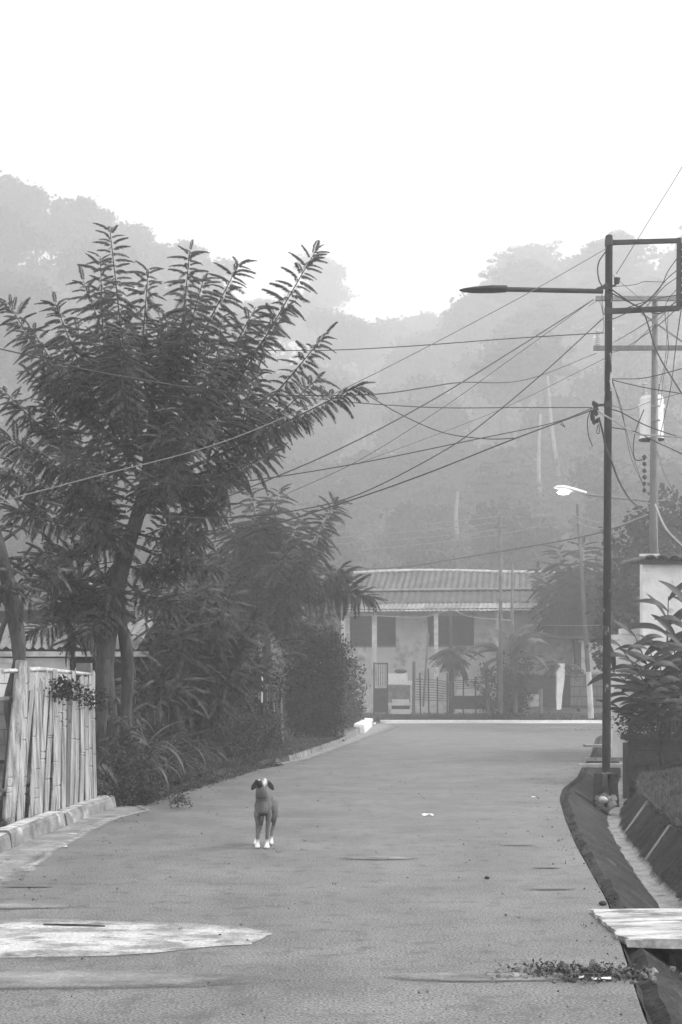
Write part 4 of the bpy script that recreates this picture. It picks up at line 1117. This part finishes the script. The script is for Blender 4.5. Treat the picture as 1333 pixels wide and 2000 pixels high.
# ------------------------------------------------------------------ far poles
def far_pole(name, label, x0, y0, x1, y1, d, r0, r1, m_='pole_far', extra=None):
    o = thing(name, label, 'pole', P(x0, y0, d))
    Geo().tube([P(x0, y0, d), P(x1, y1, d)], [r0, r1], 10).build('shaft', M[m_], o, smooth=True)
    if extra: Geo().bar(P(x1 - 12, y1 + 25, d - .1), P(x1 + 12, y1 + 25, d - .1), .08).build('crossarm', M[m_], o)
    return o
far_pole('slim_pole', 'straight grey pole rising in front of the banana plant', 978, 1392, 978, 1005, 61, .10, .07, extra=True)
far_pole('slim_pole', 'shorter grey pole just right of the tall one by the banana plant', 1000, 1392, 1001, 1100, 64, .09, .06)
far_pole('slim_pole', 'leaning wooden pole with pale foot beside the shack', 1155, 1402, 1128, 985, 58, .11, .06, 'pole_far')
Geo().tube([P(1155, 1403, 57.9), P(1150, 1312, 57.9)], [.125, .115], 10).build('pale_pole_foot', M['plaster']); tag(bpy.data.objects['pale_pole_foot'], 'pale lower part of the leaning pole', 'pole sleeve')  # paler tube over the lower part of the pole
fp = far_pole('lamp_pole', 'misty lamp pole behind the feathery tree', 618, 1300, 636, 1055, 80, .12, .08, 'galv')
Geo().tube([P(632, 1112, 80), P(600, 1104, 80), P(575, 1098, 80)], .045, 7).build('arm', M['tank'], fp)
Geo().ell(P(556, 1095, 80), (.4, .16, .10), 12, 6).build('lamp_head', M['tank'], fp, smooth=True)

# ------------------------------------------------------------------ cables
CAB = []
def cable(pts, r, label, m='cable', n=7):
    q = catmull([P(*p) for p in pts], n)
    g = Geo(); g.tube(q, r, 5, False)
    o = g.build('overhead_cable', M[m]); tag(o, label, 'cable', 'overhead cables'); return o
cable([(1184, 486, 22.4), (1000, 590, 21), (700, 746, 18.5), (450, 858, 16.5), (180, 932, 14.5), (-80, 1000, 13)], .0065, 'mid-grey cable running from the pole top down across the street tree', 'cable_mid')
cable([(1160, 585, 33), (1010, 680, 31), (830, 790, 29), (640, 888, 27), (400, 988, 25)], .014, 'long cable dropping from the upper crossarm end to the street tree')
cable([(1178, 622, 22.5), (1060, 730, 22), (940, 830, 21.5), (860, 885, 21), (700, 966, 20), (560, 1000, 19), (430, 1011, 18.5), (330, 1008, 18)], .009, 'steep cable from mid pole that flattens beside the street tree')
cable([(1160, 800, 22.4), (1008, 856, 21.5), (820, 930, 20.5), (640, 992, 19.5), (400, 1064, 18)], .011, 'lowest thick cable from the connector cluster to the street tree')
cable([(1158, 797, 22.4), (1080, 826, 22), (930, 858, 21), (700, 905, 20), (480, 940, 19), (350, 950, 18.5)], .008, 'cable second from the bottom out of the connector cluster')
cable([(1156, 796, 22.4), (1010, 796, 23), (850, 796, 24), (690, 786, 25), (560, 772, 26)], .008, 'nearly level thin cable from the connector cluster')
cable([(1180, 650, 22.5), (1000, 661, 23), (800, 676, 24), (640, 684, 25), (500, 684, 26)], .008, 'nearly level cable from above the insulator towards the tree top')
cable([(-60, 668, 17), (60, 695, 17.5), (210, 730, 18), (470, 768, 19), (712, 771, 20), (830, 757, 21), (900, 747, 22), (1030, 741, 26), (1165, 690, 33)], .009, 'black cable crossing the whole street tree and rising to the lower crossarm')
cable([(715, 770, 20), (790, 813, 20.5), (870, 846, 21), (950, 857, 21.3), (1008, 856, 21.5)], .008, 'short sagging link cable between two lines above the house')
cable([(1150, 592, 33), (1000, 700, 33), (860, 800, 33), (700, 900, 33), (560, 965, 33)], .008, 'thin faint line below the long crossarm cable', 'cable')
cable([(1182, 700, 22.5), (1000, 790, 24), (850, 850, 26), (700, 905, 28)], .004, 'faintest thin line from mid pole above the thick cables')
cable([(1340, 300, 21), (1333, 325, 21), (1270, 428, 22), (1204, 535, 22.5)], .006, 'single line rising steeply from the pole past the frame top')
cable([(1095, 822, 22), (1104, 834, 22), (1095, 828, 22)], .006, 'tiny spacer clip on the thick cable near the connector cluster')
# cables at the pole head
cable([(1184, 490, 22.4), (1169, 515, 22.4), (1170, 545, 22.4), (1180, 562, 22.4), (1200, 575, 22.4), (1255, 602, 22.4), (1290, 612, 22.4), (1320, 590, 22.5)], .011, 'loose black cable looping from the pole top to the rack')
cable([(1180, 555, 22.4), (1230, 590, 22.4), (1258, 612, 22.4), (1285, 690, 22), (1333, 770, 21), (1370, 830, 20)], .012, 'thick black cable falling from the rack arm past the transformer')
cable([(1176, 575, 22.4), (1177, 600, 22.4), (1180, 615, 22.4)], .006, 'short jumper hugging the pole under the lamp arm')
cable([(1326, 500, 22.5), (1305, 530, 22.5), (1290, 560, 22.4), (1250, 600, 22.4), (1215, 612, 22.4)], .008, 'rack cable sagging towards the lower bracket arm')
cable([(1326, 525, 22.5), (1300, 548, 22.5), (1270, 585, 22.4), (1210, 618, 22.4), (1184, 626, 22.4)], .008, 'second rack cable bending down to the pole')
cable([(1326, 540, 22.5), (1298, 560, 22.5), (1262, 600, 22.4)], .007, 'short rack cable ending at the lower bracket arm')
cable([(1330, 575, 22.5), (1290, 582, 22.5), (1240, 596, 22.4), (1200, 612, 22.4)], .008, 'flat rack cable resting along the lower bracket arm')
cable([(1326, 585, 22.5), (1290, 612, 24), (1240, 645, 27), (1200, 668, 30)], .008, 'cable slanting from the rack behind the pole')
cable([(1326, 600, 22.5), (1280, 640, 25), (1220, 680, 29), (1190, 690, 33)], .008, 'cable from the rack foot to the lower crossarm')
cable([(1326, 560, 22.5), (1300, 600, 22.5), (1306, 680, 22.5), (1296, 740, 25), (1291, 790, 30)], .006, 'thin drop wire from the rack to the transformer bushing')
cable([(1333, 590, 22.5), (1320, 680, 24), (1310, 760, 28), (1290, 850, 32)], .008, 'drop wire beside the transformer on its outer side')
cable([(1306, 600, 33), (1300, 700, 33), (1286, 765, 33)], .007, 'hair-thin lead from the upper crossarm to the transformer')
cable([(1196, 745, 22.5), (1215, 800, 24), (1232, 890, 28), (1258, 950, 32)], .006, 'thin wire falling from the pole to the lower connectors')
cable([(1192, 725, 22.5), (1210, 790, 25), (1240, 900, 30), (1262, 960, 32)], .006, 'twin thin wire beside the one falling to the lower connectors')
cable([(1168, 803, 22.4), (1200, 822, 22), (1240, 846, 21.5), (1280, 851, 21), (1360, 855, 20)], .014, 'thick pale cable from the connector cluster sagging across the transformer', 'cable_pale')
cable([(1196, 800, 22.5), (1215, 806, 22.3), (1260, 830, 22), (1320, 851, 21), (1360, 858, 20)], .009, 'dark cable from the pole passing over the transformer')
cable([(1196, 835, 22.5), (1240, 843, 22.3), (1280, 862, 22), (1340, 890, 21)], .008, 'dark cable sagging away below the thick pale one')
cable([(1196, 792, 22.5), (1230, 800, 25), (1270, 785, 27), (1340, 765, 28)], .007, 'thin line rising from the pole across the transformer lid')
cable([(1196, 742, 22.5), (1260, 757, 22.5), (1340, 770, 22)], .007, 'thin dark line slanting above the transformer')
cable([(1196, 740, 22.5), (1260, 738, 22.5), (1340, 718, 22)], .007, 'thin dark line curving up above the transformer')
cable([(1170, 815, 22.4), (1178, 845, 22.4), (1183, 870, 22.4), (1196, 905, 22.4), (1212, 945, 24), (1235, 980, 28), (1266, 1002, 32.8)], .016, 'thick black cable swinging from the pole down to the grey pole')
cable([(1155, 800, 22.4), (1148, 820, 22.4), (1150, 850, 22.4), (1158, 872, 22.4)], .008, 'frayed black cable end hanging below the connector cluster')
cable([(1168, 830, 22.4), (1166, 845, 22.4), (1171, 845, 22.4), (1170, 828, 22.4)], .007, 'small loop hanging under the connector cluster')
cable([(1258, 800, 32.8), (1240, 850, 32.8), (1240, 895, 32.8), (1260, 898, 32.8)], .014, 'dark lead looping from the transformer to its connectors')
cable([(1280, 985, 32.9), (1300, 1030, 31), (1333, 1065, 29), (1370, 1100, 28)], .022, 'pale service cable running down from the grey pole to the white house', 'cable_pale')
cable([(1284, 880, 33), (1300, 930, 31), (1333, 985, 29), (1370, 1040, 28)], .008, 'thin dark wire beside the pale service cable')
cable([(1284, 620, 33), (1270, 600, 33), (1200, 540, 30), (1190, 520, 22.6)], .006, 'thin wire joining the two utility poles at the top')
cable([(1290, 1170, 32), (1282, 1000, 32.8)], .007, 'pale ground wire down the grey pole', 'cable_pale')
cable([(1150, 598, 33), (1172, 590, 33), (1180, 640, 33), (1168, 655, 33)], .006, 'curled jumper wire above the white insulator')
cable([(1196, 560, 22.5), (1240, 556, 22.6), (1260, 550, 22.6), (1300, 551, 22.6)], .005, 'thin crooked wire from the light sensor')
for i, (pts, lab) in enumerate([
    ([(978, 1008, 61), (850, 1022, 66), (640, 1040, 72)], 'topmost of three faint misty lines left of the slim pole'),
    ([(978, 1020, 61), (850, 1034, 66), (640, 1052, 72)], 'middle of three faint misty lines beside the slim pole'),
    ([(978, 1034, 61), (850, 1048, 66), (640, 1064, 72)], 'lowest of three faint misty lines beside the slim pole'),
    ([(1128, 1006, 58), (1000, 1040, 62), (850, 1060, 70), (700, 1075, 76)], 'misty line from the leaning pole over the house ridge')]):
    cable(pts, .022, lab.replace('left of', 'beside') if 'left of' in lab else lab, 'cable_pale')
cable([(1266, 1010, 33), (1130, 1050, 45), (900, 1090, 60), (780, 1108, 70), (640, 1112, 80)], .022, 'long dark misty line low over the house roof')
cable([(1266, 990, 33), (1190, 1015, 45), (1160, 1018, 52), (1128, 1008, 58)], .018, 'sagging pale line between the grey pole and the leaning pole', 'cable_pale')
cable([(1266, 1005, 33), (1190, 1032, 45), (1155, 1030, 52), (1128, 1020, 58)], .018, 'second sagging pale line under the first by the leaning pole', 'cable_pale')
cable([(1172, 1221, 22.5), (1120, 1222, 40), (1062, 1221, 60)], .006, 'thin white line stretched low from the dark pole towards the shack', 'cable_pale')
cable([(700, 1200, 66), (820, 1206, 65), (880, 1192, 65), (920, 1205, 65), (1000, 1212, 62)], .018, 'thin clothes line along the verandah eave', 'cable_pale')
cable([(-40, 1130, 15.8), (70, 1114, 17), (150, 1108, 18.5), (230, 1096, 20)], .008, 'low dark line between the leaning tree and the street tree')

# ------------------------------------------------------------------ forest on the hill
def crown_mesh(name, seed, R_, H, n, size, protos, lumps=7, m='forest'):
    rs = random.getstate(); random.seed(seed)
    L = Leaves(); cs = []
    for i in range(lumps):
        a = random.uniform(0, 6.28); r = R_ * random.uniform(.15, .7)
        cs.append((Vector((math.cos(a) * r, math.sin(a) * r, H * random.uniform(.55, .92))), R_ * random.uniform(.3, .55)))
    for i in range(n):
        c, r = random.choice(cs); v = Vector((random.gauss(0, 1), random.gauss(0, 1), random.gauss(0, 1) * .6)).normalized()
        if v.z < -.3 and random.random() < .6: v.z *= -1
        L.add(random.choice(protos), c + Vector((v.x * r, v.y * r, v.z * r * .62)) * random.random() ** .25, (v.x, v.y, v.z * .5 + random.uniform(-.3, .3)), size * random.uniform(.6, 1.3))
    o = L.build(name, M[m]); me = o.data; bpy.data.objects.remove(o); random.setstate(rs)
    return me, cs
def trunk_mesh(name, H, r, cs, m='bark'):
    g = Geo(); g.tube([(0, 0, -1), (.2, 0, H * .3), (0, .1, H * .6)], [r * 1.2, r, r * .8], 8)
    for c, rr in cs: g.tube([(0, .05, H * .5), c * .6 + Vector((0, 0, H * .3)), c], [r * .6, r * .35, r * .12], 5)
    return g.mesh(name, M[m])
PRO = []
for k, (R_, H, n, size, protos, lumps) in enumerate([(4.6, 11, 1500, 1.0, CLB, 8), (3.8, 13, 1300, .95, CLB, 7), (5.2, 10, 1600, 1.05, CLB, 9), (3.6, 9, 1200, .8, CLB, 6)]):
    cm, cs = crown_mesh('forest_crown', 100 + k, R_, H, n, size, protos, lumps); PRO.append((cm, trunk_mesh('forest_trunk', H, .28, cs)))
for k, (R_, H, n) in enumerate([(4.6, 14, 330), (4.0, 12, 260)]):
    rs = random.getstate(); random.seed(50 + k); L = Leaves(); cs = []
    for i in range(26):
        a = random.uniform(0, 6.28); r = R_ * random.uniform(.1, .8); c = Vector((math.cos(a) * r, math.sin(a) * r, H * (.98 - .35 * (r / R_) ** 2) * random.uniform(.72, 1.0))); cs.append((c, 1))
        for j in range(n // 26):
            v = Vector((random.gauss(0, 1), random.gauss(0, 1), random.gauss(0, .4))) * 1.0
            L.add(random.choice(UM), c + v, (random.uniform(-1, 1), random.uniform(-1, 1), 0), random.uniform(1.0, 1.7))
    o = L.build('umbrella_crown', M['forest']); cm = o.data; bpy.data.objects.remove(o); random.setstate(rs)
    PRO.append((cm, trunk_mesh('umbrella_trunk', H, .22, cs, 'bark')))
USED = set()
FORM = ('tall narrow', 'broad round', 'low bushy', 'dense round', 'umbrella-crowned', 'spreading umbrella-crowned')
def pick(ks, where):
    ks = list(ks); random.shuffle(ks)
    for k in ks + [0, 1, 2, 3, 4, 5]:
        if FORM[k] + where not in USED: break
    USED.add(FORM[k] + where); return k, FORM[k] + where
def forest_tree(x, y, k, s, label, name='forest_tree', z=None):
    z = hill_z(x, y) if z is None else z
    t = thing(name, label, 'tree', (x, y, z - .3), random.uniform(0, 6.28), 'trees on the misty hill')
    a = bpy.data.objects.new('crown', PRO[k][0]); a.parent = t; COL.objects.link(a)
    b = bpy.data.objects.new('trunk', PRO[k][1]); b.parent = t; COL.objects.link(b)
    t.scale = (s, s, s * random.uniform(.9, 1.15)); return t
fcount = 0
ORD = ('lowest', 'second', 'third', 'fourth', 'fifth', 'sixth', 'seventh', 'eighth', 'ninth', 'tenth', 'eleventh', 'twelfth', 'thirteenth', 'fourteenth', 'fifteenth', 'sixteenth', 'topmost')
LAND = ((-60, 'beyond the block wall'), (30, 'above the leaning tree'), (110, 'above the bamboo fence'), (190, 'above the creeper'), (260, 'above the street tree trunk'), (330, 'above the tallest strap-leaved plant'), (400, 'above the young tree'), (470, 'above the feathery shrub'), (540, 'above the bamboo screen'),
        (600, 'above the dark round shrub'), (650, 'above the misty lamp pole'), (710, 'above the near gable'), (760, 'above the barred gate'), (810, 'above the wash basin'), (860, 'above the slanting prop'), (900, 'above the papaya plant'), (950, 'above the cane fence'), (1000, 'above the slim pole'), (1050, 'above the banana plant'),
        (1110, 'above the pale pillar'), (1160, 'above the shack'), (1215, 'behind the dark utility pole'), (1260, 'beside the grey pole'), (1330, 'behind the transformer'), (99999, 'past the rack frame'))
for row_i, d in enumerate((96, 107, 119, 132, 146, 161, 177, 194, 212, 231, 251, 273, 297, 323, 351, 381, 413)):
    step = .068 * d
    x = -.30 * d + random.uniform(0, 3)
    while x < .30 * d:
        px = CX + F * x / d; sy, rr_ = ridge(px)
        if d < rr_ + 12:
            k = random.choice((0, 1, 2, 3, 0, 2)) if not (px > 880 and d > 120) else random.choice((4, 5, 4, 0, 1))
            yy = d + random.uniform(-3, 3); xx = x + random.uniform(-2, 2)
            w = next(t for lim, t in LAND if px < lim)
            form = 'wide umbrella-crowned' if k > 3 else ('tall narrow', 'broad round', 'low bushy', 'dense round')[k % 4]
            s = random.uniform(.8, 1.15) * (d / 130) ** .6 * (.75 if d < 105 else 1)
            row = ORD[row_i]
            forest_tree(xx, yy, k, s, f'{form} forest tree on the misty hill {w}, {row} tier'); fcount += 1
        x += step * random.uniform(.8, 1.2)
for (px, py, d, k, s, lab) in ((1010, 520, 318, 4, 1.7, 'umbrella-crowned tree standing highest above the hill behind the lamp arm'), (1100, 545, 312, 4, 1.8, 'wide umbrella-crowned tree just beyond the dark utility pole top'),
                          (930, 575, 340, 5, 1.7, 'umbrella-crowned tree at the open edge of the ridge under the lamp head'), (1240, 505, 300, 4, 1.6, 'pale umbrella-crowned tree seen inside the square rack frame'),
                          (660, 622, 430, 0, 1.8, 'round tree standing alone on the pale ridge line above the house'), (780, 650, 430, 2, 1.8, 'flat-topped tree on the pale ridge line above the house'),
                          (30, 368, 272, 2, 1.3, 'broad tree crowning the highest corner of the misty hill'), (150, 412, 276, 0, 1.3, 'round tree on the crest of the hill above the street tree'), (275, 475, 290, 2, 1.2, 'jutting tree where the hill crest drops into the fog')):
    H = (11, 13, 10, 9, 14, 12)[k] * s
    top_z = CZ + (HY - py) / F * d
    forest_tree((px - CX) / F * d, d, k, s, lab, 'ridge_tree', z=top_z - H * .95)
px = -140
while px < 1480:
    sy, rr_ = ridge(px); 
    w = next(t for lim, t in LAND if px < lim)
    k, lab_ = pick((0, 2, 3, 1) if px < 880 else (4, 5, 0, 2), ' tree on the very crest of the misty hill ' + w)
    forest_tree((px - CX) / F * rr_, rr_ + random.uniform(-6, 2), k, random.uniform(1.0, 1.35), lab_)
    if px > 560:
        w2_ = rr_ - 28; k, lab_ = pick((0, 1, 2, 3), ' tree just under the crest of the misty hill ' + w)
        forest_tree((px + 18 - CX) / F * w2_, w2_, k, random.uniform(1.0, 1.3), lab_)
    px += random.uniform(32, 50)
# bare pale trunks on the slope
for (x0, y0, x1, y1, d, lab) in ((1055, 985, 1056, 810, 150, 'tall bare pale trunk standing on the misty slope'), (1092, 930, 1070, 735, 160, 'second bare pale trunk, slightly curved, higher on the misty slope'), (893, 1050, 895, 960, 140, 'short faint pale trunk low on the misty slope above the roof')):
    q = catmull([P(x0, y0, d), P((x0 + x1) / 2 - 3, (y0 + y1) / 2, d), P(x1, y1, d)], 4)
    tag(Geo().tube(q, list(np.linspace(.26, .12, len(q))), 8).build('bare_trunk', M['bark_pale'], smooth=True), lab, 'tree trunk')
L = Leaves()
for i in range(9000):
    d = 80 + 430 * random.random() ** 1.3; px = random.uniform(-250, 1600); x = (px - CX) / F * d
    L.add(random.choice(CLB), (x, d, hill_z(x, d) + random.uniform(0, 2.2)), (random.uniform(-1, 1), random.uniform(-1, 1), random.uniform(-.2, .4)), random.uniform(1.2, 2.4) * (d / 110) ** .7)
L.build('undergrowth', M['forest'])['kind'] = 'stuff'

# ------------------------------------------------------------------ dog
def dog():
    g = Geo()
    def T(pts, rad, n=14): g.tube(catmull([Vector(p) for p in pts], 4), list(np.interp(np.linspace(0, 1, (len(pts) - 1) * 4 + 1), np.linspace(0, 1, len(pts)), rad)), n)
    # trunk: chest to rump, going back and a little to the dog's own side
    T([(-.005, -.035, .43), (.0, .05, .425), (.01, .18, .425), (.018, .27, .445), (.028, .36, .455), (.03, .41, .44)], [.05, .078, .080, .062, .062, .035])
    g.ell((-.002, .02, .415), (.074, .08, .105)); g.ell((-.005, -.03, .40), (.06, .05, .08)); g.ell((.03, .35, .44), (.064, .08, .075))
    g.ell((.03, .22, .46), (.06, .16, .055))
    # neck and head
    T([(0, .02, .47), (-.01, -.02, .53), (-.015, -.035, .585), (-.012, -.03, .62)], [.075, .062, .052, .045])
    g.ell((-.005, -.03, .635), (.055, .062, .052)); g.ell((.012, -.02, .655), (.042, .045, .035))
    T([(-.015, -.06, .635), (-.035, -.115, .65), (-.05, -.165, .665)], [.042, .031, .022]); g.ell((-.052, -.172, .670), (.019, .017, .015))
    g.ell((-.038, -.12, .638), (.022, .045, .014))
    # legs
    for sx, fx, fy in ((-1, -.052, -.01), (1, .043, -.045)):
        g.ell((sx * .046, .015, .41), (.040, .05, .065))
        T([(sx * .045, .02, .39), (sx * .056, .0, .33), (sx * .052, .02 + (fy + .01), .25), (fx, fy + .02, .14), (fx, fy + .005, .06), (fx, fy - .005, .03)], [.036, .035, .025, .019, .017, .020])
        g.ell((fx, fy - .02, .022), (.028, .04, .022))
        for k in (-1.5, -.5, .5, 1.5): g.ell((fx + k * .0125, fy - .055 + abs(k) * .006, .015), (.008, .017, .014), 8, 6)
    for sx, fx, fy in ((-1, -.085, .22), (1, .070, .26)):
        bx = .025 + sx * .052
        T([(bx, .35, .41), (bx + sx * .012, .30, .33), (bx + sx * .012, .30, .26), (bx + sx * .012, .38, .20), ((bx + fx) / 2, fy + .10, .13), (fx, fy + .03, .05), (fx, fy, .03)], [.058, .05, .034, .020, .018, .016, .019])
        g.ell((fx, fy - .02, .02), (.025, .038, .02))
    # tail, hanging
    T([(.03, .42, .45), (.03, .47, .40), (.03, .49, .30), (.03, .47, .22)], [.022, .017, .012, .006], 8)
    # ears: hanging flaps out to the sides
    for sx in (-1, 1):
        rot = Matrix.Rotation(sx * R(32), 3, 'Y') @ Matrix.Rotation(R(10), 3, 'X')
        g.ell((-.003 + sx * .078, -.02, .617), (.027, .010, .058), 12, 9, rot=Matrix.Rotation(-sx * R(34), 3, 'Y'))
        g.ell((-.003 + sx * .052, -.02, .648), (.024, .014, .022), 10, 7)
    me = g.mesh('dog', None)
    o = bpy.data.objects.new('dog_tmp', me); COL.objects.link(o)
    r = o.modifiers.new('r', 'REMESH'); r.mode = 'VOXEL'; r.voxel_size = .0052; r.use_smooth_shade = True
    s = o.modifiers.new('s', 'SMOOTH'); s.iterations = 3; s.factor = .5
    dg = bpy.context.evaluated_depsgraph_get(); me2 = bpy.data.meshes.new_from_object(o.evaluated_get(dg)); bpy.data.objects.remove(o)
    me2.name = 'dog'; me2.shade_smooth()
    m = mat('dog_coat', .07, .16, 6, .75, bump=.35, bscale=150, bdist=.003, spec=.2, fine=.2, finescale=60)
    # coat tones by place on the body: white paws, blaze and muzzle tip, dark ears, muzzle side and chest underside
    t = m.node_tree; N = t.nodes.new; L_ = t.links.new
    bs = [n for n in t.nodes if n.type == 'BSDF_PRINCIPLED'][0]; src = bs.inputs['Base Color'].links[0].from_socket
    tc = N('ShaderNodeTexCoord'); 
    def mask(c, r, soft):
        d = N('ShaderNodeVectorMath'); d.operation = 'SUBTRACT'; L_(tc.outputs['Object'], d.inputs[0]); d.inputs[1].default_value = c
        dv = N('ShaderNodeVectorMath'); dv.operation = 'DIVIDE'; L_(d.outputs[0], dv.inputs[0]); dv.inputs[1].default_value = r
        ln = N('ShaderNodeVectorMath'); ln.operation = 'LENGTH'; L_(dv.outputs[0], ln.inputs[0])
        mr = N('ShaderNodeMapRange'); mr.inputs[1].default_value = 1 + soft; mr.inputs[2].default_value = 1 - soft; L_(ln.outputs['Value'], mr.inputs[0]); return mr.outputs[0]
    def over(cur, msk, v):
        mx = N('ShaderNodeMix'); L_(msk, mx.inputs[0]); L_(cur, mx.inputs[2]); mx.inputs[3].default_value = v; return mx.outputs[0]
    cur = src
    cur = over(cur, mask((-.01, -.05, .50), (.05, .05, .10), .3), .09)
    cur = over(cur, mask((.0, -.02, .31), (.05, .06, .05), .3), .04)  # darker between the forelegs, below the chest
    cur = over(cur, mask((0, 0, -.02), (.3, .8, .095), .22), .75)
    cur = over(cur, mask((-.095, -.02, .60), (.042, .05, .09), .12), .035)
    cur = over(cur, mask((.09, -.02, .60), (.042, .05, .09), .12), .035)
    cur = over(cur, mask((-.045, -.12, .64), (.04, .10, .055), .15), .022)
    cur = over(cur, mask((.02, -.06, .655), (.022, .05, .05), .2), .5)
    cur = over(cur, mask((-.03, -.10, .69), (.012, .08, .02), .2), .65)
    L_(cur, bs.inputs['Base Color'])
    me2.materials.clear(); me2.materials.append(m)
    d = bpy.data.objects.new('dog', me2); COL.objects.link(d)
    d.location = G(514, 1656); d.location.z = .002
    tag(d, 'lean short-haired dog with white paws standing on the road, head raised', 'dog')
    # eyes and nose
    for (c, r) in (((-.035, -.085, .672), .0065), ((.012, -.075, .675), .0065)):
        e = Geo().ell((0, 0, 0), r, 8, 6); q = e.build('eye', M['cable'], None, smooth=True); q.parent = d; q.location = c
    q = Geo().ell((0, 0, 0), (.013, .009, .010), 8, 6).build('nose', M['cable'], None, smooth=True); q.parent = d; q.location = (-.055, -.187, .674)
    cl = Geo(); cl.tube([(math.cos(a) * .060, math.sin(a) * .058, .02 * math.sin(a)) for a in np.linspace(0, 2 * math.pi, 25)], .006, 6, False)
    q = cl.build('collar', M['cable']); q.parent = d; q.location = (-.008, -.015, .515)
dog()

# ------------------------------------------------------------------ litter, stones
def scrap(px, py, w, l, lab, m='paper', z=.006):
    p = G(px, py); g = Geo(); rows = []
    for i in range(5):
        rows.append([Vector((p.x + (i / 4 - .5) * w + random.uniform(-.1, .1) * w, p.y + (j / 3 - .5) * l, z + random.uniform(0, .3) * min(w, l))) for j in range(4)])
    g.grid(rows); o = g.build('paper_scrap', M[m]); tag(o, lab, 'litter'); return o
scrap(835, 1594, .13, .09, 'crumpled white scrap lying in the middle of the road beyond the dog')
scrap(1045, 1558, .09, .05, 'small flat white scrap near the ditch side of the road')
scrap(128, 1655, .05, .04, 'tiny white scrap in the pale gutter by the kerb')
scrap(142, 1630, .09, .03, 'white strip of litter lying against the gutter edge')
scrap(1175, 1915, .13, .06, 'white crumpled wrapper on the debris heap by the ditch')
scrap(1130, 1912, .06, .05, 'small white scrap beside the wrapper on the debris heap')
for (px, py, r, lab) in ((952, 1717, .022, 'small dark stone alone on the road between dog and ditch'), (430, 1828, .012, 'tiny dark stone on the pale sandy patch'), (1178, 1768, .03, 'dark stone at the road edge just before the white slab')):
    p = G(px, py); g = Geo().ell((p.x, p.y, r * .5), (r, r, r * .6), 9, 6, rough=.15); tag(g.build('stone', M['stone']), lab, 'stone')
p = G(148, 1811); g = Geo().tube([(p.x - .22, p.y + .03, .014), (p.x, p.y, .016), (p.x + .2, p.y - .03, .013)], [.006, .008, .005], 6); tag(g.build('twig', M['bark']), 'thin dark twig lying on the pale sandy patch', 'twig')
L = Leaves(); g = Geo()
for i in range(260):
    t = random.gauss(0, .36); p = Vector((1.36 + t * .5 + random.gauss(0, .06), 7.86 + random.gauss(0, .075) - t * .04, .012))
    L.add(random.choice(CL), p + Vector((0, 0, random.uniform(0, .02))), (random.uniform(-1, 1), random.uniform(-1, 1), .05), random.choice((.02, .03, .05, .08)) * random.uniform(.7, 1.2))
for i in range(110):
    t = random.gauss(0, .5); r = random.uniform(.004, .022); g.ell((1.3 + t * .5, 7.85 + random.gauss(0, .1), r * .5), r, 6, 4, rough=.3)
L.build('dead_leaves', M['litter'])['kind'] = 'stuff'; g.build('rubble', M['rock'])['kind'] = 'stuff'
g = Geo()
for i in range(380):
    y = 5 + 28 * random.random() ** 1.5; x = random.uniform(xl(y) + .2, xr(y) - .05)
    if random.random() < .4: x = xr(y) - abs(random.gauss(0, .2))
    r = random.uniform(.003, .011); g.ell((x, y, r * .4), r, 5, 3, rough=.3)
g.build('pebbles', M['rock'])['kind'] = 'stuff'
L = Leaves()
for i in range(160):
    y = 7 + 22 * random.random(); x = random.uniform(xl(y) + .3, xr(y) - .1) if random.random() < .5 else xl(y) + abs(random.gauss(.5, .3))
    L.add(CL[0], (x, y, .012), (random.uniform(-1, 1), random.uniform(-1, 1), .1), random.uniform(.015, .04))
L.build('fallen_leaves', M['litter'])['kind'] = 'stuff'

# ------------------------------------------------------------------ mist
hz = Geo().box((0, 330, 89), (840, 800, 182)).build('haze', None)
hm = bpy.data.materials.new('haze'); hm.use_nodes = True; t = hm.node_tree; t.nodes.clear()
o_ = t.nodes.new('ShaderNodeOutputMaterial'); v_ = t.nodes.new('ShaderNodeVolumePrincipled')
v_.inputs['Color'].default_value = (.97, .97, .97, 1); v_.inputs['Density'].default_value = HAZE_DENSITY; v_.inputs['Anisotropy'].default_value = .4
t.links.new(v_.outputs[0], o_.inputs['Volume'])
hz.data.materials.append(hm); hz['kind'] = 'stuff'
